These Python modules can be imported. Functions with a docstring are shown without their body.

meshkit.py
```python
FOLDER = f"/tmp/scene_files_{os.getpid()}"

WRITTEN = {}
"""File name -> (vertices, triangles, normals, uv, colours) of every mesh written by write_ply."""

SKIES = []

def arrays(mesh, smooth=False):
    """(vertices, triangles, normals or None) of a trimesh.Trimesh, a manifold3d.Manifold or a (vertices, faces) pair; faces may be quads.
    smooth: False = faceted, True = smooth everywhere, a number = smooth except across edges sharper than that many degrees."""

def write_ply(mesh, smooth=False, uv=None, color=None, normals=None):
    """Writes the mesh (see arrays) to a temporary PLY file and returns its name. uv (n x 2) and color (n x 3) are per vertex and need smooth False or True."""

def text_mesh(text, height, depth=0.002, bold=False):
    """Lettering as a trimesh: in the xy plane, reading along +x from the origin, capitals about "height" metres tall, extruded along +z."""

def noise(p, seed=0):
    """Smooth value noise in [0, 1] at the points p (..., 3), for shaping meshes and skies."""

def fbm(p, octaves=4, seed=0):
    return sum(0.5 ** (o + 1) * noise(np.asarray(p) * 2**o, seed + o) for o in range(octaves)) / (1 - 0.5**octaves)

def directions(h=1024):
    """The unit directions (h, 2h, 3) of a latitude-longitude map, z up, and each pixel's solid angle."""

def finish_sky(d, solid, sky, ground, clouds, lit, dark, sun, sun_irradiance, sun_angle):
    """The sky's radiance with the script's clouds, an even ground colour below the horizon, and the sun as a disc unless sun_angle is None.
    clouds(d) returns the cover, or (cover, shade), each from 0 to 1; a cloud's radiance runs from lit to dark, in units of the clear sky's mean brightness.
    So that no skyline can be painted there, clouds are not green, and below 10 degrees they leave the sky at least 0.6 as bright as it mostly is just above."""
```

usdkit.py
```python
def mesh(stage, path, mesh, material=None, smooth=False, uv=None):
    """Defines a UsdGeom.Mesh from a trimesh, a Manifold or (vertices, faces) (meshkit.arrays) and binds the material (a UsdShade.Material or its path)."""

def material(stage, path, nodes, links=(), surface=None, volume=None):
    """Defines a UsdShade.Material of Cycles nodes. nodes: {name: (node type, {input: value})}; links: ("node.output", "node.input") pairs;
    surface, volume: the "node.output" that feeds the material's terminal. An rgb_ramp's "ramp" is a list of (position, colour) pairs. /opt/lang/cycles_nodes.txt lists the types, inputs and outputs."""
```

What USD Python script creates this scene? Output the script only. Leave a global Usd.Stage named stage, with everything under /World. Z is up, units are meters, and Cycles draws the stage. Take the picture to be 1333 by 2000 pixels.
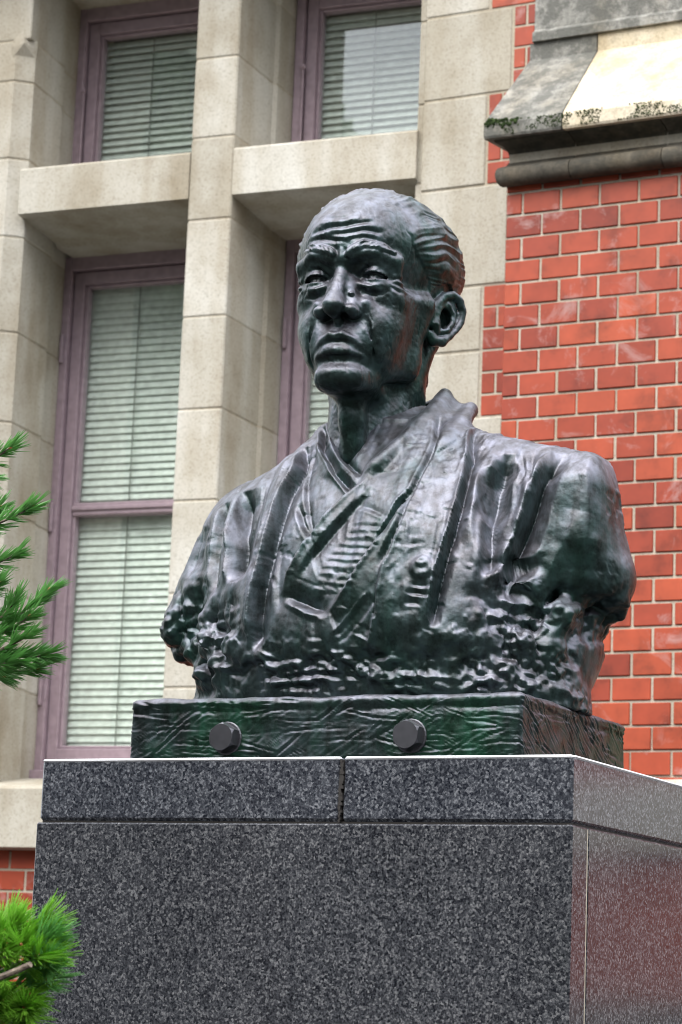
import math, random
import numpy as np, trimesh, meshkit, usdkit
from scipy.spatial import cKDTree
from pxr import Usd, UsdGeom, UsdLux, UsdShade, Gf, Sdf, Vt

stage = Usd.Stage.CreateInMemory()
UsdGeom.SetStageUpAxis(stage, UsdGeom.Tokens.z)
UsdGeom.SetStageMetersPerUnit(stage, 1.0)
world = UsdGeom.Xform.Define(stage, '/World')
stage.SetDefaultPrim(world.GetPrim())
UsdGeom.Scope.Define(stage, '/World/Looks')
UP = np.array([0, 0, 1.])

# ------------------------------------------------------------------ camera, sky, sun, exposure
CAM = np.array([0, 0, 1.5]); PITCH, ROLL, FPX = .193, .039, 4800.0
fwd = np.array([0, math.cos(PITCH), math.sin(PITCH)]); r0 = np.array([1., 0, 0]); u0 = np.cross(r0, fwd)
right = math.cos(ROLL) * r0 + math.sin(ROLL) * u0; upv = -math.sin(ROLL) * r0 + math.cos(ROLL) * u0
cam = UsdGeom.Camera.Define(stage, '/World/camera')
m4 = Gf.Matrix4d(*[float(x) for row in (list(right) + [0], list(upv) + [0], list(-fwd) + [0], list(CAM) + [1]) for x in row])
cam.AddTransformOp().Set(m4)
cam.CreateHorizontalApertureAttr(24.0); cam.CreateVerticalApertureAttr(24.0 * 1024 / 682)
cam.CreateFocalLengthAttr(24.0 * FPX / 1333)
cam.CreateClippingRangeAttr(Gf.Vec2f(.05, 500))
cam.CreateFStopAttr(9.0); cam.CreateFocusDistanceAttr(4.45)
cam.CreateExposureAttr(1.15)
SUN_EL, SUN_AZ = math.radians(50), math.radians(215)      # azimuth = atan2(x, y) of the direction towards the sun
sun_dir = np.array([math.sin(SUN_AZ) * math.cos(SUN_EL), math.cos(SUN_AZ) * math.cos(SUN_EL), math.sin(SUN_EL)])
dome = UsdLux.DomeLight.Define(stage, '/World/sky')
sky_mat = usdkit.material(stage, '/World/Looks/overcast_sky', {
    'sky': ('sky_texture', {'sky_type': 'single_scattering', 'sun_disc': False, 'sun_elevation': SUN_EL, 'sun_rotation': SUN_AZ}),
    'tc': ('texture_coordinate', {}), 'sep': ('separate_xyz', {}),
    'map': ('mapping', {'scale': (1.2, 1.2, 3.0)}),
    'nz': ('noise_texture', {'scale': 1.6, 'detail': 5.0, 'roughness': .55}),
    'cov': ('rgb_ramp', {'ramp': [(0.0, (.55, .55, .55)), (.42, (.8, .8, .8)), (.7, (1, 1, 1))]}),
    'cloud': ('rgb_ramp', {'ramp': [(0.25, (8.0, 8.3, 9.0)), (.75, (13.0, 13.0, 13.2))]}),
    'mix': ('mix_color', {}), 'zr': ('map_range', {'from_min': 0.0, 'from_max': 1.0, 'to_min': .34, 'to_max': 2.0, 'clamp': True}), 'cg': ('combine_xyz', {}), 'cm': ('mix_color', {'blend_type': 'multiply', 'fac': 1.0, 'use_clamp': False}),
    'bg': ('background_shader', {'strength': 0.10})},
    [('tc.generated', 'map.vector'), ('map.vector', 'nz.vector'), ('nz.fac', 'cov.fac'), ('nz.fac', 'cloud.fac'), ('cov.color', 'mix.fac'), ('sky.color', 'mix.a'), ('tc.generated', 'sep.vector'), ('sep.z', 'zr.value'), ('zr.result', 'cg.x'), ('zr.result', 'cg.y'), ('zr.result', 'cg.z'), ('cloud.color', 'cm.a'), ('cg.vector', 'cm.b'), ('cm.result', 'mix.b'), ('mix.result', 'bg.color')], surface='bg.background')
UsdShade.MaterialBindingAPI.Apply(dome.GetPrim()).Bind(sky_mat)
dome.GetPrim().SetCustomDataByKey('kind', 'structure')
sun = UsdLux.DistantLight.Define(stage, '/World/sun')
sun.CreateNormalizeAttr(True); sun.CreateIntensityAttr(0.4); sun.CreateAngleAttr(45.0); sun.CreateColorAttr(Gf.Vec3f(1.0, .97, .92))
zx = sun_dir; xx = np.cross(UP, zx); xx /= np.linalg.norm(xx); yx = np.cross(zx, xx)
sun.AddTransformOp().Set(Gf.Matrix4d(*[float(v) for row in (list(xx) + [0], list(yx) + [0], list(zx) + [0], [0, 0, 10, 1]) for v in row]))

# ------------------------------------------------------------------ helpers
USED = {}
def numbered(parent, name):
    k = USED.get((parent, name), 0); USED[(parent, name)] = k + 1
    return f'{parent}/{name}' + (f'_{k:03d}' if k else '')
def path_of(parent): return '/World' if parent is None else (parent if isinstance(parent, str) else str(parent.GetPath()))
def tag(prim, label=None, cat=None, group=None, kind=None):
    for k, v in (('label', label), ('category', cat), ('group', group), ('kind', kind)):
        if v: prim.SetCustomDataByKey(k, v)
    return prim
def thing(name, label, cat, loc=(0, 0, 0), group=None, parent=None):
    x = UsdGeom.Xform.Define(stage, numbered(path_of(parent), name))
    if parent is None: x.AddTranslateOp().Set(Gf.Vec3d(*map(float, loc))); ORIG[str(x.GetPath())] = np.asarray(loc, float)
    else: ORIG[str(x.GetPath())] = ORIG[path_of(parent)]
    return tag(x.GetPrim(), label, cat, group)
ORIG = {'/World': np.zeros(3)}
def obj(name, mesh, mat, parent=None, smooth=False, normals=None, kind=None, label=None):
    """One Mesh prim; vertices are given in world space and stored relative to the thing."""
    p = path_of(parent); v, f, n = meshkit.arrays(mesh, smooth)
    o = ORIG.get(p, np.zeros(3))
    me = usdkit.mesh(stage, numbered(p, name), (v - o, f), mat)
    n = normals if normals is not None else n
    if n is not None:
        me.CreateNormalsAttr(Vt.Vec3fArray.FromNumpy(np.asarray(n, np.float32))); me.SetNormalsInterpolation('vertex')
    ORIG[str(me.GetPath())] = o
    return tag(me.GetPrim(), label, None, None, kind)
def boxmesh(o, ax, lo, hi, ch=0.0, jit=0):
    """A box with chamfered edges in the frame (o; ax = three unit axes), from lo to hi."""
    lo, hi = np.asarray(lo, float), np.asarray(hi, float)
    if ch <= 0:
        V = np.array([[(lo, hi)[i][0], (lo, hi)[j][1], (lo, hi)[k][2]] for i in (0, 1) for j in (0, 1) for k in (0, 1)])
    else:
        V = []
        for i in (0, 1):
            for j in (0, 1):
                for k in (0, 1):
                    c = np.array([(lo, hi)[i][0], (lo, hi)[j][1], (lo, hi)[k][2]]); s = np.array([1 - 2 * i, 1 - 2 * j, 1 - 2 * k]) * ch
                    for a in range(3):
                        q = c + s; q[a] = c[a]; V.append(q)
        V = np.array(V)
    h = trimesh.convex.convex_hull(V)
    W = np.asarray(o) + h.vertices @ np.asarray(ax); T = h.faces
    if np.linalg.det(np.asarray(ax)) < 0: T = T[:, ::-1]
    return W, T
def join(ms):
    V, T, k = [], [], 0
    for v, t in ms: V.append(v); T.append(np.asarray(t) + k); k += len(v)
    return np.vstack(V), np.vstack(T)
def tube(pts, rs, sides=8, caps=True):
    pts = np.asarray(pts, float); rs = np.broadcast_to(rs, len(pts))
    tg = np.gradient(pts, axis=0); tg /= np.linalg.norm(tg, axis=1, keepdims=True)
    ref = np.array([0, 0, 1.]) if abs(tg[0][2]) < .8 else np.array([1., 0, 0])
    V = []
    for p, t, r in zip(pts, tg, rs):
        a = np.cross(t, ref); a /= np.linalg.norm(a); b_ = np.cross(t, a); ref = np.cross(a, t)
        th = np.arange(sides) / sides * 2 * np.pi
        V.append(p + r * (np.cos(th)[:, None] * a + np.sin(th)[:, None] * b_))
    T = []
    for i in range(len(pts) - 1):
        for j in range(sides):
            a, b_, c, e = i * sides + j, i * sides + (j + 1) % sides, (i + 1) * sides + (j + 1) % sides, (i + 1) * sides + j
            T += [[a, b_, c], [a, c, e]]
    V = np.vstack(V)
    if caps:
        V = np.vstack([V, pts[0], pts[-1]]); n_ = len(V)
        for j in range(sides):
            T.append([n_ - 2, (j + 1) % sides, j]); T.append([n_ - 1, (len(pts) - 1) * sides + j, (len(pts) - 1) * sides + (j + 1) % sides])
    return V, np.array(T)
# ------------------------------------------------------------------ materials
def mat(name, nodes, links, surface): return usdkit.material(stage, '/World/Looks/' + name, nodes, links, surface=surface)
def bronze(name, green=1.0, lift=1.0, sh=0.0):
    n = {'geo': ('geometry', {}), 'm1': ('mapping', {'scale': (1, 1, .4)}),
         'n1': ('noise_texture', {'scale': 4.5, 'detail': 7.0, 'roughness': .68}), 'n2': ('noise_texture', {'scale': 34.0, 'detail': 6.0, 'roughness': .65}), 'n3': ('noise_texture', {'scale': 150.0, 'detail': 4.0, 'roughness': .6}),
         'm4': ('mapping', {'scale': (38, 38, 5)}), 'n4': ('noise_texture', {'scale': 1.0, 'detail': 5.0}),
         # dark bronze with green patina in patches; upward faces paler and bluer: painted-in sky sheen plus dust
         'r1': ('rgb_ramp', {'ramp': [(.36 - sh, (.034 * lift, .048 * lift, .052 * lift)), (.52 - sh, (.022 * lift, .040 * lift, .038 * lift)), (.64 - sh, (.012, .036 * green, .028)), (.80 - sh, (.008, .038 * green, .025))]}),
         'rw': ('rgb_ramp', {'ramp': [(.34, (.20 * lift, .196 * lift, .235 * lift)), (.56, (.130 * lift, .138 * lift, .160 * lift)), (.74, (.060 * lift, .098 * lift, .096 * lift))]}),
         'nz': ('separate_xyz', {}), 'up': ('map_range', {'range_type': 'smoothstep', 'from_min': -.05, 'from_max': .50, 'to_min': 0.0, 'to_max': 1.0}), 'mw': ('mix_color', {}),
         'r2': ('rgb_ramp', {'ramp': [(.3, (.27, .27, .27)), (.7, (.43, .43, .43))]}),
         'rd': ('rgb_ramp', {'ramp': [(.32, (.50, .48, .46)), (.50, (1, 1, 1)), (.70, (1.30, 1.33, 1.38))]}), 'md': ('mix_color', {'blend_type': 'multiply', 'fac': 1.0}), 'ra': ('math', {'math_type': 'multiply_add', 'value2': .14}),
         'rs': ('rgb_ramp', {'ramp': [(.42, (.60, .58, .55)), (.56, (1, 1, 1))]}), 'ms': ('mix_color', {'blend_type': 'multiply', 'fac': .8}),
         'b1': ('bump', {'strength': .22, 'distance': .0025}), 'b2': ('bump', {'strength': .55, 'distance': .0012}),
         'p': ('principled_bsdf', {'metallic': .75, 'specular_ior_level': .5, 'ior': 1.5})}
    l = [('geo.position', 'm1.vector'), ('m1.vector', 'n1.vector'), ('geo.position', 'n2.vector'), ('geo.position', 'n3.vector'), ('geo.position', 'm4.vector'), ('m4.vector', 'n4.vector'),
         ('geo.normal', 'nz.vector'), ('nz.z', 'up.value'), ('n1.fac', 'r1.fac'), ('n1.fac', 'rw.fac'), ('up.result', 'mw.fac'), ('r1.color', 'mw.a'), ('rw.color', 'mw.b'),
         ('n2.fac', 'r2.fac'), ('n2.fac', 'rd.fac'), ('mw.result', 'md.a'), ('rd.color', 'md.b'), ('n4.fac', 'rs.fac'), ('md.result', 'ms.a'), ('rs.color', 'ms.b'), ('ms.result', 'p.base_color'),
         ('up.result', 'ra.value1'), ('r2.color', 'ra.value3'), ('ra.value', 'p.roughness'), ('n2.fac', 'b1.height'), ('n3.fac', 'b2.height'), ('b1.normal', 'b2.normal'), ('b2.normal', 'p.normal')]
    return mat(name, n, l, 'p.BSDF')
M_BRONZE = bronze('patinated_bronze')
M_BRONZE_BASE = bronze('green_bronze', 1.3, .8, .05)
def granite(name, dark, mid, light, rough, sc=150.0):
    return mat(name, {'geo': ('geometry', {}), 'a': ('noise_texture', {'scale': sc, 'detail': 2.0, 'roughness': .6}), 'b': ('voronoi_texture', {'scale': sc * .85}), 'bc': ('separate_color', {}),
        'c': ('noise_texture', {'scale': 2.2, 'detail': 4.0}), 'mx': ('mix_float', {'fac': .3}),
        'r': ('rgb_ramp', {'ramp': [(.30, dark), (.44, tuple(.6 * a + .4 * b for a, b in zip(dark, mid))), (.56, mid), (.74, light), (.9, tuple(1.3 * k for k in light))]}),
        'rc': ('rgb_ramp', {'ramp': [(.35, (.8, .8, .8)), (.7, (1.12, 1.12, 1.12))]}), 'mul': ('mix_color', {'blend_type': 'multiply', 'fac': 1.0}),
        'rr': ('rgb_ramp', {'ramp': [(.3, (rough * .8,) * 3), (.7, (rough * 1.5,) * 3)]}),
        'bp': ('bump', {'strength': .06, 'distance': .001}), 'p': ('principled_bsdf', {'specular_ior_level': .42, 'ior': 1.5})},
        [('geo.position', 'a.vector'), ('geo.position', 'b.vector'), ('geo.position', 'c.vector'), ('b.color', 'bc.color'), ('a.fac', 'mx.a'), ('bc.r', 'mx.b'), ('mx.result', 'r.fac'), ('c.fac', 'rc.fac'), ('r.color', 'mul.a'), ('rc.color', 'mul.b'), ('mul.result', 'p.base_color'),
         ('c.fac', 'rr.fac'), ('rr.color', 'p.roughness'), ('a.fac', 'bp.height'), ('bp.normal', 'p.normal')], 'p.BSDF')
M_GRAN = granite('black_granite', (.006, .0065, .009), (.046, .048, .054), (.15, .15, .155), .16, 250.0)
M_GRAN_CAP = granite('blue_black_granite', (.007, .008, .012), (.052, .056, .066), (.17, .175, .19), .17, 235.0)
def stone(name, c0, c1, c2, lichen=0.0, lich=(.03, .035, .025), bump=.25, moss=0.0):
    n = {'geo': ('geometry', {}), 'oi': ('object_info', {}),
         'a': ('noise_texture', {'scale': 3.2, 'detail': 6.0, 'roughness': .62}), 'b': ('noise_texture', {'scale': 120.0, 'detail': 4.0, 'roughness': .7}), 'ms': ('mapping', {'scale': (9, 9, 1.2)}), 's': ('noise_texture', {'scale': 1.0, 'detail': 5.0}),
         'r': ('rgb_ramp', {'ramp': [(.30, c0), (.50, c1), (.72, c2)]}), 'rb': ('rgb_ramp', {'ramp': [(.30, (.62, .60, .56)), (.48, (.97, .97, .97)), (.75, (1.08, 1.08, 1.08))]}),
         'm1': ('mix_color', {'blend_type': 'multiply', 'fac': .8}), 'rs': ('rgb_ramp', {'ramp': [(.38, (.68, .61, .50)), (.60, (1, 1, 1))]}), 'm2': ('mix_color', {'blend_type': 'multiply', 'fac': .55}),
         'ro': ('rgb_ramp', {'ramp': [(0, (.84, .82, .78)), (1, (1.06, 1.06, 1.06))]}), 'm3': ('mix_color', {'blend_type': 'multiply', 'fac': 1.0}),
         'l': ('noise_texture', {'scale': 16.0, 'detail': 8.0, 'roughness': .75}), 'lr': ('rgb_ramp', {'ramp': [(.52 - .12 * lichen, (0, 0, 0)), (.62 - .08 * lichen, (1, 1, 1))]}), 'lm': ('math', {'math_type': 'multiply', 'value2': .85 * min(lichen, 1)}), 'm4': ('mix_color', {'b': lich}),
         'bp': ('bump', {'strength': bump, 'distance': .004}), 'p': ('principled_bsdf', {'roughness': .85, 'specular_ior_level': .3})}
    l = [('geo.position', 'a.vector'), ('geo.position', 'b.vector'), ('geo.position', 'ms.vector'), ('ms.vector', 's.vector'), ('geo.position', 'l.vector'), ('a.fac', 'r.fac'), ('b.fac', 'rb.fac'), ('r.color', 'm1.a'), ('rb.color', 'm1.b'),
         ('s.fac', 'rs.fac'), ('m1.result', 'm2.a'), ('rs.color', 'm2.b'), ('oi.random', 'ro.fac'), ('m2.result', 'm3.a'), ('ro.color', 'm3.b'), ('l.fac', 'lr.fac'), ('lr.color', 'lm.value1'), ('lm.value', 'm4.fac'), ('m3.result', 'm4.a'), ('m4.result', 'p.base_color'),
         ('b.fac', 'bp.height'), ('bp.normal', 'p.normal')]
    return mat(name, n, l, 'p.BSDF')
M_STONE = stone('cream_sandstone', (.392, .356, .288), (.516, .496, .44), (.5904, .5781, .533))
M_STONE_GREY = stone('weathered_grey_stone', (.22, .22, .20), (.34, .335, .31), (.46, .45, .42), .9, (.085, .085, .075), .9)
M_STONE_WARM = stone('warm_yellow_stone', (.52, .44, .30), (.66, .58, .44), (.76, .71, .60), .3, (.12, .11, .08), .4)
M_STONE_DARK = stone('dark_moulding_stone', (.05, .045, .035), (.13, .115, .09), (.26, .235, .19), .7, (.03, .03, .025), .5)  # dark mottled tone all over the moulding and base course
M_MORTAR = stone('pale_mortar', (.38, .34, .28), (.48, .44, .36), (.56, .52, .44), .2, (.12, .12, .11), .5)
M_MOSS = mat('moss', {'geo': ('geometry', {}), 'a': ('noise_texture', {'scale': 90.0, 'detail': 4.0}), 'r': ('rgb_ramp', {'ramp': [(.35, (.012, .018, .008)), (.6, (.035, .055, .018)), (.8, (.07, .10, .03))]}), 'p': ('principled_bsdf', {'roughness': .95, 'specular_ior_level': .1})},
             [('geo.position', 'a.vector'), ('a.fac', 'r.fac'), ('r.color', 'p.base_color')], 'p.BSDF')
def brickmat(name, c, efflo):
    n = {'geo': ('geometry', {}), 'oi': ('object_info', {}), 'a': ('noise_texture', {'scale': 11.0, 'detail': 5.0, 'roughness': .6}), 'b': ('noise_texture', {'scale': 260.0, 'detail': 2.0}),
         'r': ('rgb_ramp', {'ramp': [(.30, tuple(k * .55 for k in c)), (.46, tuple(k * .88 for k in c)), (.6, c), (.8, tuple(min(1, k * 1.2) for k in c))]}),
         'ro': ('rgb_ramp', {'ramp': [(0, (.78, .73, .73)), (.3, (.93, .92, .92)), (.7, (1, 1, 1)), (1, (1.08, 1.12, 1.10))]}), 'm1': ('mix_color', {'blend_type': 'multiply', 'fac': 1.0}),
         'e': ('noise_texture', {'scale': 7.0, 'detail': 7.0, 'roughness': .68, 'distortion': .6}), 'er': ('rgb_ramp', {'ramp': [(.56, (0, 0, 0)), (.78, (1, 1, 1))]}), 'em': ('math', {'math_type': 'multiply', 'value2': efflo}), 'm2': ('mix_color', {'b': (.55, .48, .46)}),
         'bp': ('bump', {'strength': .12, 'distance': .002}), 'p': ('principled_bsdf', {'roughness': .5, 'specular_ior_level': .4})}
    return mat(name, n, [('geo.position', 'a.vector'), ('geo.position', 'b.vector'), ('geo.position', 'e.vector'), ('a.fac', 'r.fac'), ('r.color', 'm1.a'), ('oi.random', 'ro.fac'), ('ro.color', 'm1.b'), ('e.fac', 'er.fac'), ('er.color', 'em.value1'), ('em.value', 'm2.fac'), ('m1.result', 'm2.a'), ('m2.result', 'p.base_color'), ('b.fac', 'bp.height'), ('bp.normal', 'p.normal')], 'p.BSDF')
M_BRICK = [brickmat('red_brick', (.35, .056, .023), .45), brickmat('orange_red_brick', (.39, .067, .026), .35), brickmat('dark_red_brick', (.30, .046, .021), .6)]
def paint(name, c, rough=.45, spec=.5, metallic=0.0, bump=.04, sc=40.0):
    return mat(name, {'geo': ('geometry', {}), 'a': ('noise_texture', {'scale': sc, 'detail': 4.0}), 'r': ('rgb_ramp', {'ramp': [(.3, tuple(k * .82 for k in c)), (.7, tuple(k * 1.1 for k in c))]}), 'bp': ('bump', {'strength': bump, 'distance': .002}), 'p': ('principled_bsdf', {'roughness': rough, 'specular_ior_level': spec, 'metallic': metallic})},
               [('geo.position', 'a.vector'), ('a.fac', 'r.fac'), ('r.color', 'p.base_color'), ('a.fac', 'bp.height'), ('bp.normal', 'p.normal')], 'p.BSDF')
M_FRAME = paint('mauve_painted_wood', (.33, .25, .285), .42)
M_SLAT = paint('pale_grey_blind_slat', (.74, .79, .75), .45)
M_CORD = paint('blind_cord', (.22, .24, .22), .8)
M_BOLT = paint('black_steel', (.09, .09, .10), .33, .6, .85, .02)
M_ROOM = paint('dim_room_wall', (.18, .19, .17), .9)
M_GROUT = paint('dark_joint_grout', (.018, .015, .013), .8, bump=.5, sc=120)
M_GRAVEL = paint('grey_paving', (.035, .033, .030), .9, sc=6)
M_BARK = mat('pine_bark', {'geo': ('geometry', {}), 'a': ('noise_texture', {'scale': 120.0, 'detail': 5.0}), 'r': ('rgb_ramp', {'ramp': [(.3, (.035, .026, .020)), (.55, (.13, .10, .075)), (.75, (.26, .21, .16))]}), 'bp': ('bump', {'strength': .8, 'distance': .004}), 'p': ('principled_bsdf', {'roughness': .9})},
             [('geo.position', 'a.vector'), ('a.fac', 'r.fac'), ('r.color', 'p.base_color'), ('a.fac', 'bp.height'), ('bp.normal', 'p.normal')], 'p.BSDF')
def leafmat(name, c0, c1, tr=.35):
    return mat(name, {'geo': ('geometry', {}), 'r': ('rgb_ramp', {'ramp': [(0, c0), (1, c1)]}), 'p': ('principled_bsdf', {'roughness': .42, 'specular_ior_level': .5}), 't': ('translucent_bsdf', {}), 'm': ('mix_closure', {'fac': tr})},
               [('geo.random_per_island', 'r.fac'), ('r.color', 'p.base_color'), ('r.color', 't.color'), ('p.BSDF', 'm.closure1'), ('t.BSDF', 'm.closure2')], 'm.closure')
M_NEEDLE = leafmat('pine_needle_green', (.14, .36, .09), (.36, .58, .22), .45)
M_NEEDLE_BRIGHT = leafmat('pine_needle_bright_green', (.20, .44, .04), (.48, .68, .14), .45)
M_BUD = paint('orange_brown_bud', (.34, .13, .04), .7)
M_GLASS = mat('window_glass', {'f': ('layer_weight', {'blend': .5}), 'r': ('rgb_ramp', {'ramp': [(0, (.075, .075, .075)), (.5, (.09, .09, .09)), (.75, (.2, .2, .2)), (1, (.9, .9, .9))]}), 't': ('transparent_bsdf', {'color': (.98, 1.0, .985)}), 'g': ('glossy_bsdf', {'roughness': .012, 'color': (.95, .95, .95)}), 'm': ('mix_closure', {})},
              [('f.facing', 'r.fac'), ('r.color', 'm.fac'), ('t.BSDF', 'm.closure1'), ('g.BSDF', 'm.closure2')], 'm.closure')
# ------------------------------------------------------------------ sculpting tools
F4 = np.float32
def smin(a, b, k):
    h = np.clip(0.5 + 0.5 * (b - a) / k, 0, 1)
    return b * (1 - h) + a * h - k * h * (1 - h)
def smax(a, b, k): return -smin(-a, -b, k)
def ell(p, c, r):
    q = p - np.asarray(c, F4); r = np.asarray(r, F4)
    k0 = np.sqrt(((q / r) ** 2).sum(-1)); k1 = np.sqrt(((q / (r * r)) ** 2).sum(-1))
    return k0 * (k0 - 1) / np.maximum(k1, 1e-6)
def cap(p, a, b, ra, rb):
    a = np.asarray(a, F4); b = np.asarray(b, F4); ab = b - a
    t = np.clip(((p - a) @ ab) / (ab @ ab), 0, 1)
    return np.sqrt(((p - a - t[:, None] * ab) ** 2).sum(-1)) - (ra + (rb - ra) * t)
def chain(p, pts, rs, k=0.0):
    o = None
    for i in range(len(pts) - 1):
        c = cap(p, pts[i], pts[i + 1], rs[i], rs[i + 1])
        o = c if o is None else (np.minimum(o, c) if k == 0 else smin(o, c, k))
    return o
def near(p, lo, hi):
    return np.where(((p > np.asarray(lo, F4)) & (p < np.asarray(hi, F4))).all(-1))[0]
def poly_dist(x, z, pts):
    """Distance to a polyline in a plane, its sign (which side) and the running position along it (0 to 1)."""
    pts = np.asarray(pts, float); best = np.full(x.shape, 1e9); sg = np.zeros(x.shape); along = np.zeros(x.shape)
    L = np.r_[0, np.cumsum(np.linalg.norm(np.diff(pts, axis=0), axis=1))]
    for i in range(len(pts) - 1):
        a, b = pts[i], pts[i + 1]; ab = b - a; l2 = ab @ ab
        t0 = ((x - a[0]) * ab[0] + (z - a[1]) * ab[1]) / l2; t = np.clip(t0, 0, 1)
        dx, dz = x - a[0] - t * ab[0], z - a[1] - t * ab[1]; dd = np.hypot(dx, dz)
        m = dd < best
        best = np.where(m, dd, best); sg = np.where(m, np.sign(ab[0] * (z - a[1]) - ab[1] * (x - a[0])), sg)
        along = np.where(m, (L[i] + t * (L[i + 1] - L[i])) / L[-1], along)
    return best, sg, along
def surface(fn, lo, hi, step, B=12, margin=1.5, sym=False):
    """Surface nets over the signed distance fn, worked out only in blocks near the surface."""
    lo = np.asarray(lo, float); n = (np.ceil((np.asarray(hi) - lo) / step / B).astype(int)) * B
    if sym:                                             # the same left and right of x = 0: work out one half
        n[0] = int(np.ceil(hi[0] / step / B)) * B * 2; lo[0] = -(n[0] / 2 - .5) * step
    nb = n // B
    ib = np.stack(np.meshgrid(*[np.arange(k) for k in nb], indexing='ij'), -1).reshape(-1, 3)
    cen = (lo + (ib * B + B / 2 - .5) * step).astype(F4)
    if sym: cen = cen[ib[:, 0] >= nb[0] // 2]; ib = ib[ib[:, 0] >= nb[0] // 2]; nb = nb // [2, 1, 1]; lo0 = lo.copy(); ib0 = ib - [nb[0], 0, 0]; lo0[0] = step / 2
    else: ib0, lo0 = ib, lo
    dc = fn(cen)
    S = np.repeat(np.repeat(np.repeat(np.where(dc < 0, -1, 1).astype(F4).reshape(nb) * F4(B * step), B, 0), B, 1), B, 2)
    act = ib0[np.abs(dc) < B * step * .87 * margin]
    o = np.stack(np.meshgrid(*[np.arange(B)] * 3, indexing='ij'), -1).reshape(-1, 3)
    for s in range(0, len(act), 400):
        idx = (act[s:s + 400, None, :] * B + o[None]).reshape(-1, 3)
        S[idx[:, 0], idx[:, 1], idx[:, 2]] = fn((lo0 + idx * step).astype(F4))
    if sym: S = np.concatenate([S[::-1], S], 0)
    I = S < 0
    c8 = [(a, b, c) for a in (0, 1) for b in (0, 1) for c in (0, 1)]
    sl = lambda A, a, b, c: A[a:A.shape[0] - 1 + a, b:A.shape[1] - 1 + b, c:A.shape[2] - 1 + c]
    cnt = sum(sl(I, *c).astype(np.int8) for c in c8)
    cells = np.argwhere((cnt > 0) & (cnt < 8))
    val = np.stack([S[cells[:, 0] + a, cells[:, 1] + b, cells[:, 2] + c] for a, b, c in c8], 1)
    off = np.array(c8, float); acc = np.zeros((len(cells), 3)); k = np.zeros(len(cells))
    for i in range(8):
        for j in range(i + 1, 8):
            if np.abs(off[i] - off[j]).sum() != 1: continue
            m = (val[:, i] < 0) != (val[:, j] < 0)
            t = np.where(m, val[:, i] / np.where(m, val[:, i] - val[:, j], 1), 0)
            acc += np.where(m[:, None], off[i] + t[:, None] * (off[j] - off[i]), 0); k += m
    V = lo + (cells + acc / k[:, None]) * step
    vid = np.full(np.array(S.shape) - 1, -1, np.int32); vid[tuple(cells.T)] = np.arange(len(cells))
    Q = []
    for ax in range(3):
        u, w = [a for a in range(3) if a != ax]
        a = [slice(None)] * 3; b = [slice(None)] * 3; a[ax] = slice(0, -1); b[ax] = slice(1, None)
        e = np.argwhere(I[tuple(a)] != I[tuple(b)])
        e = e[(e[:, u] > 0) & (e[:, w] > 0) & (e[:, u] < S.shape[u] - 1) & (e[:, w] < S.shape[w] - 1)]
        ins = I[tuple(e.T)]
        def at(du, dw):
            q = e.copy(); q[:, u] -= du; q[:, w] -= dw; return vid[tuple(q.T)]
        q = np.stack([at(1, 1), at(0, 1), at(0, 0), at(1, 0)], 1)
        flip = ins == (ax == 1)
        q[flip] = q[flip][:, ::-1]
        Q.append(q)
    return V, np.vstack(Q)
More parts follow.
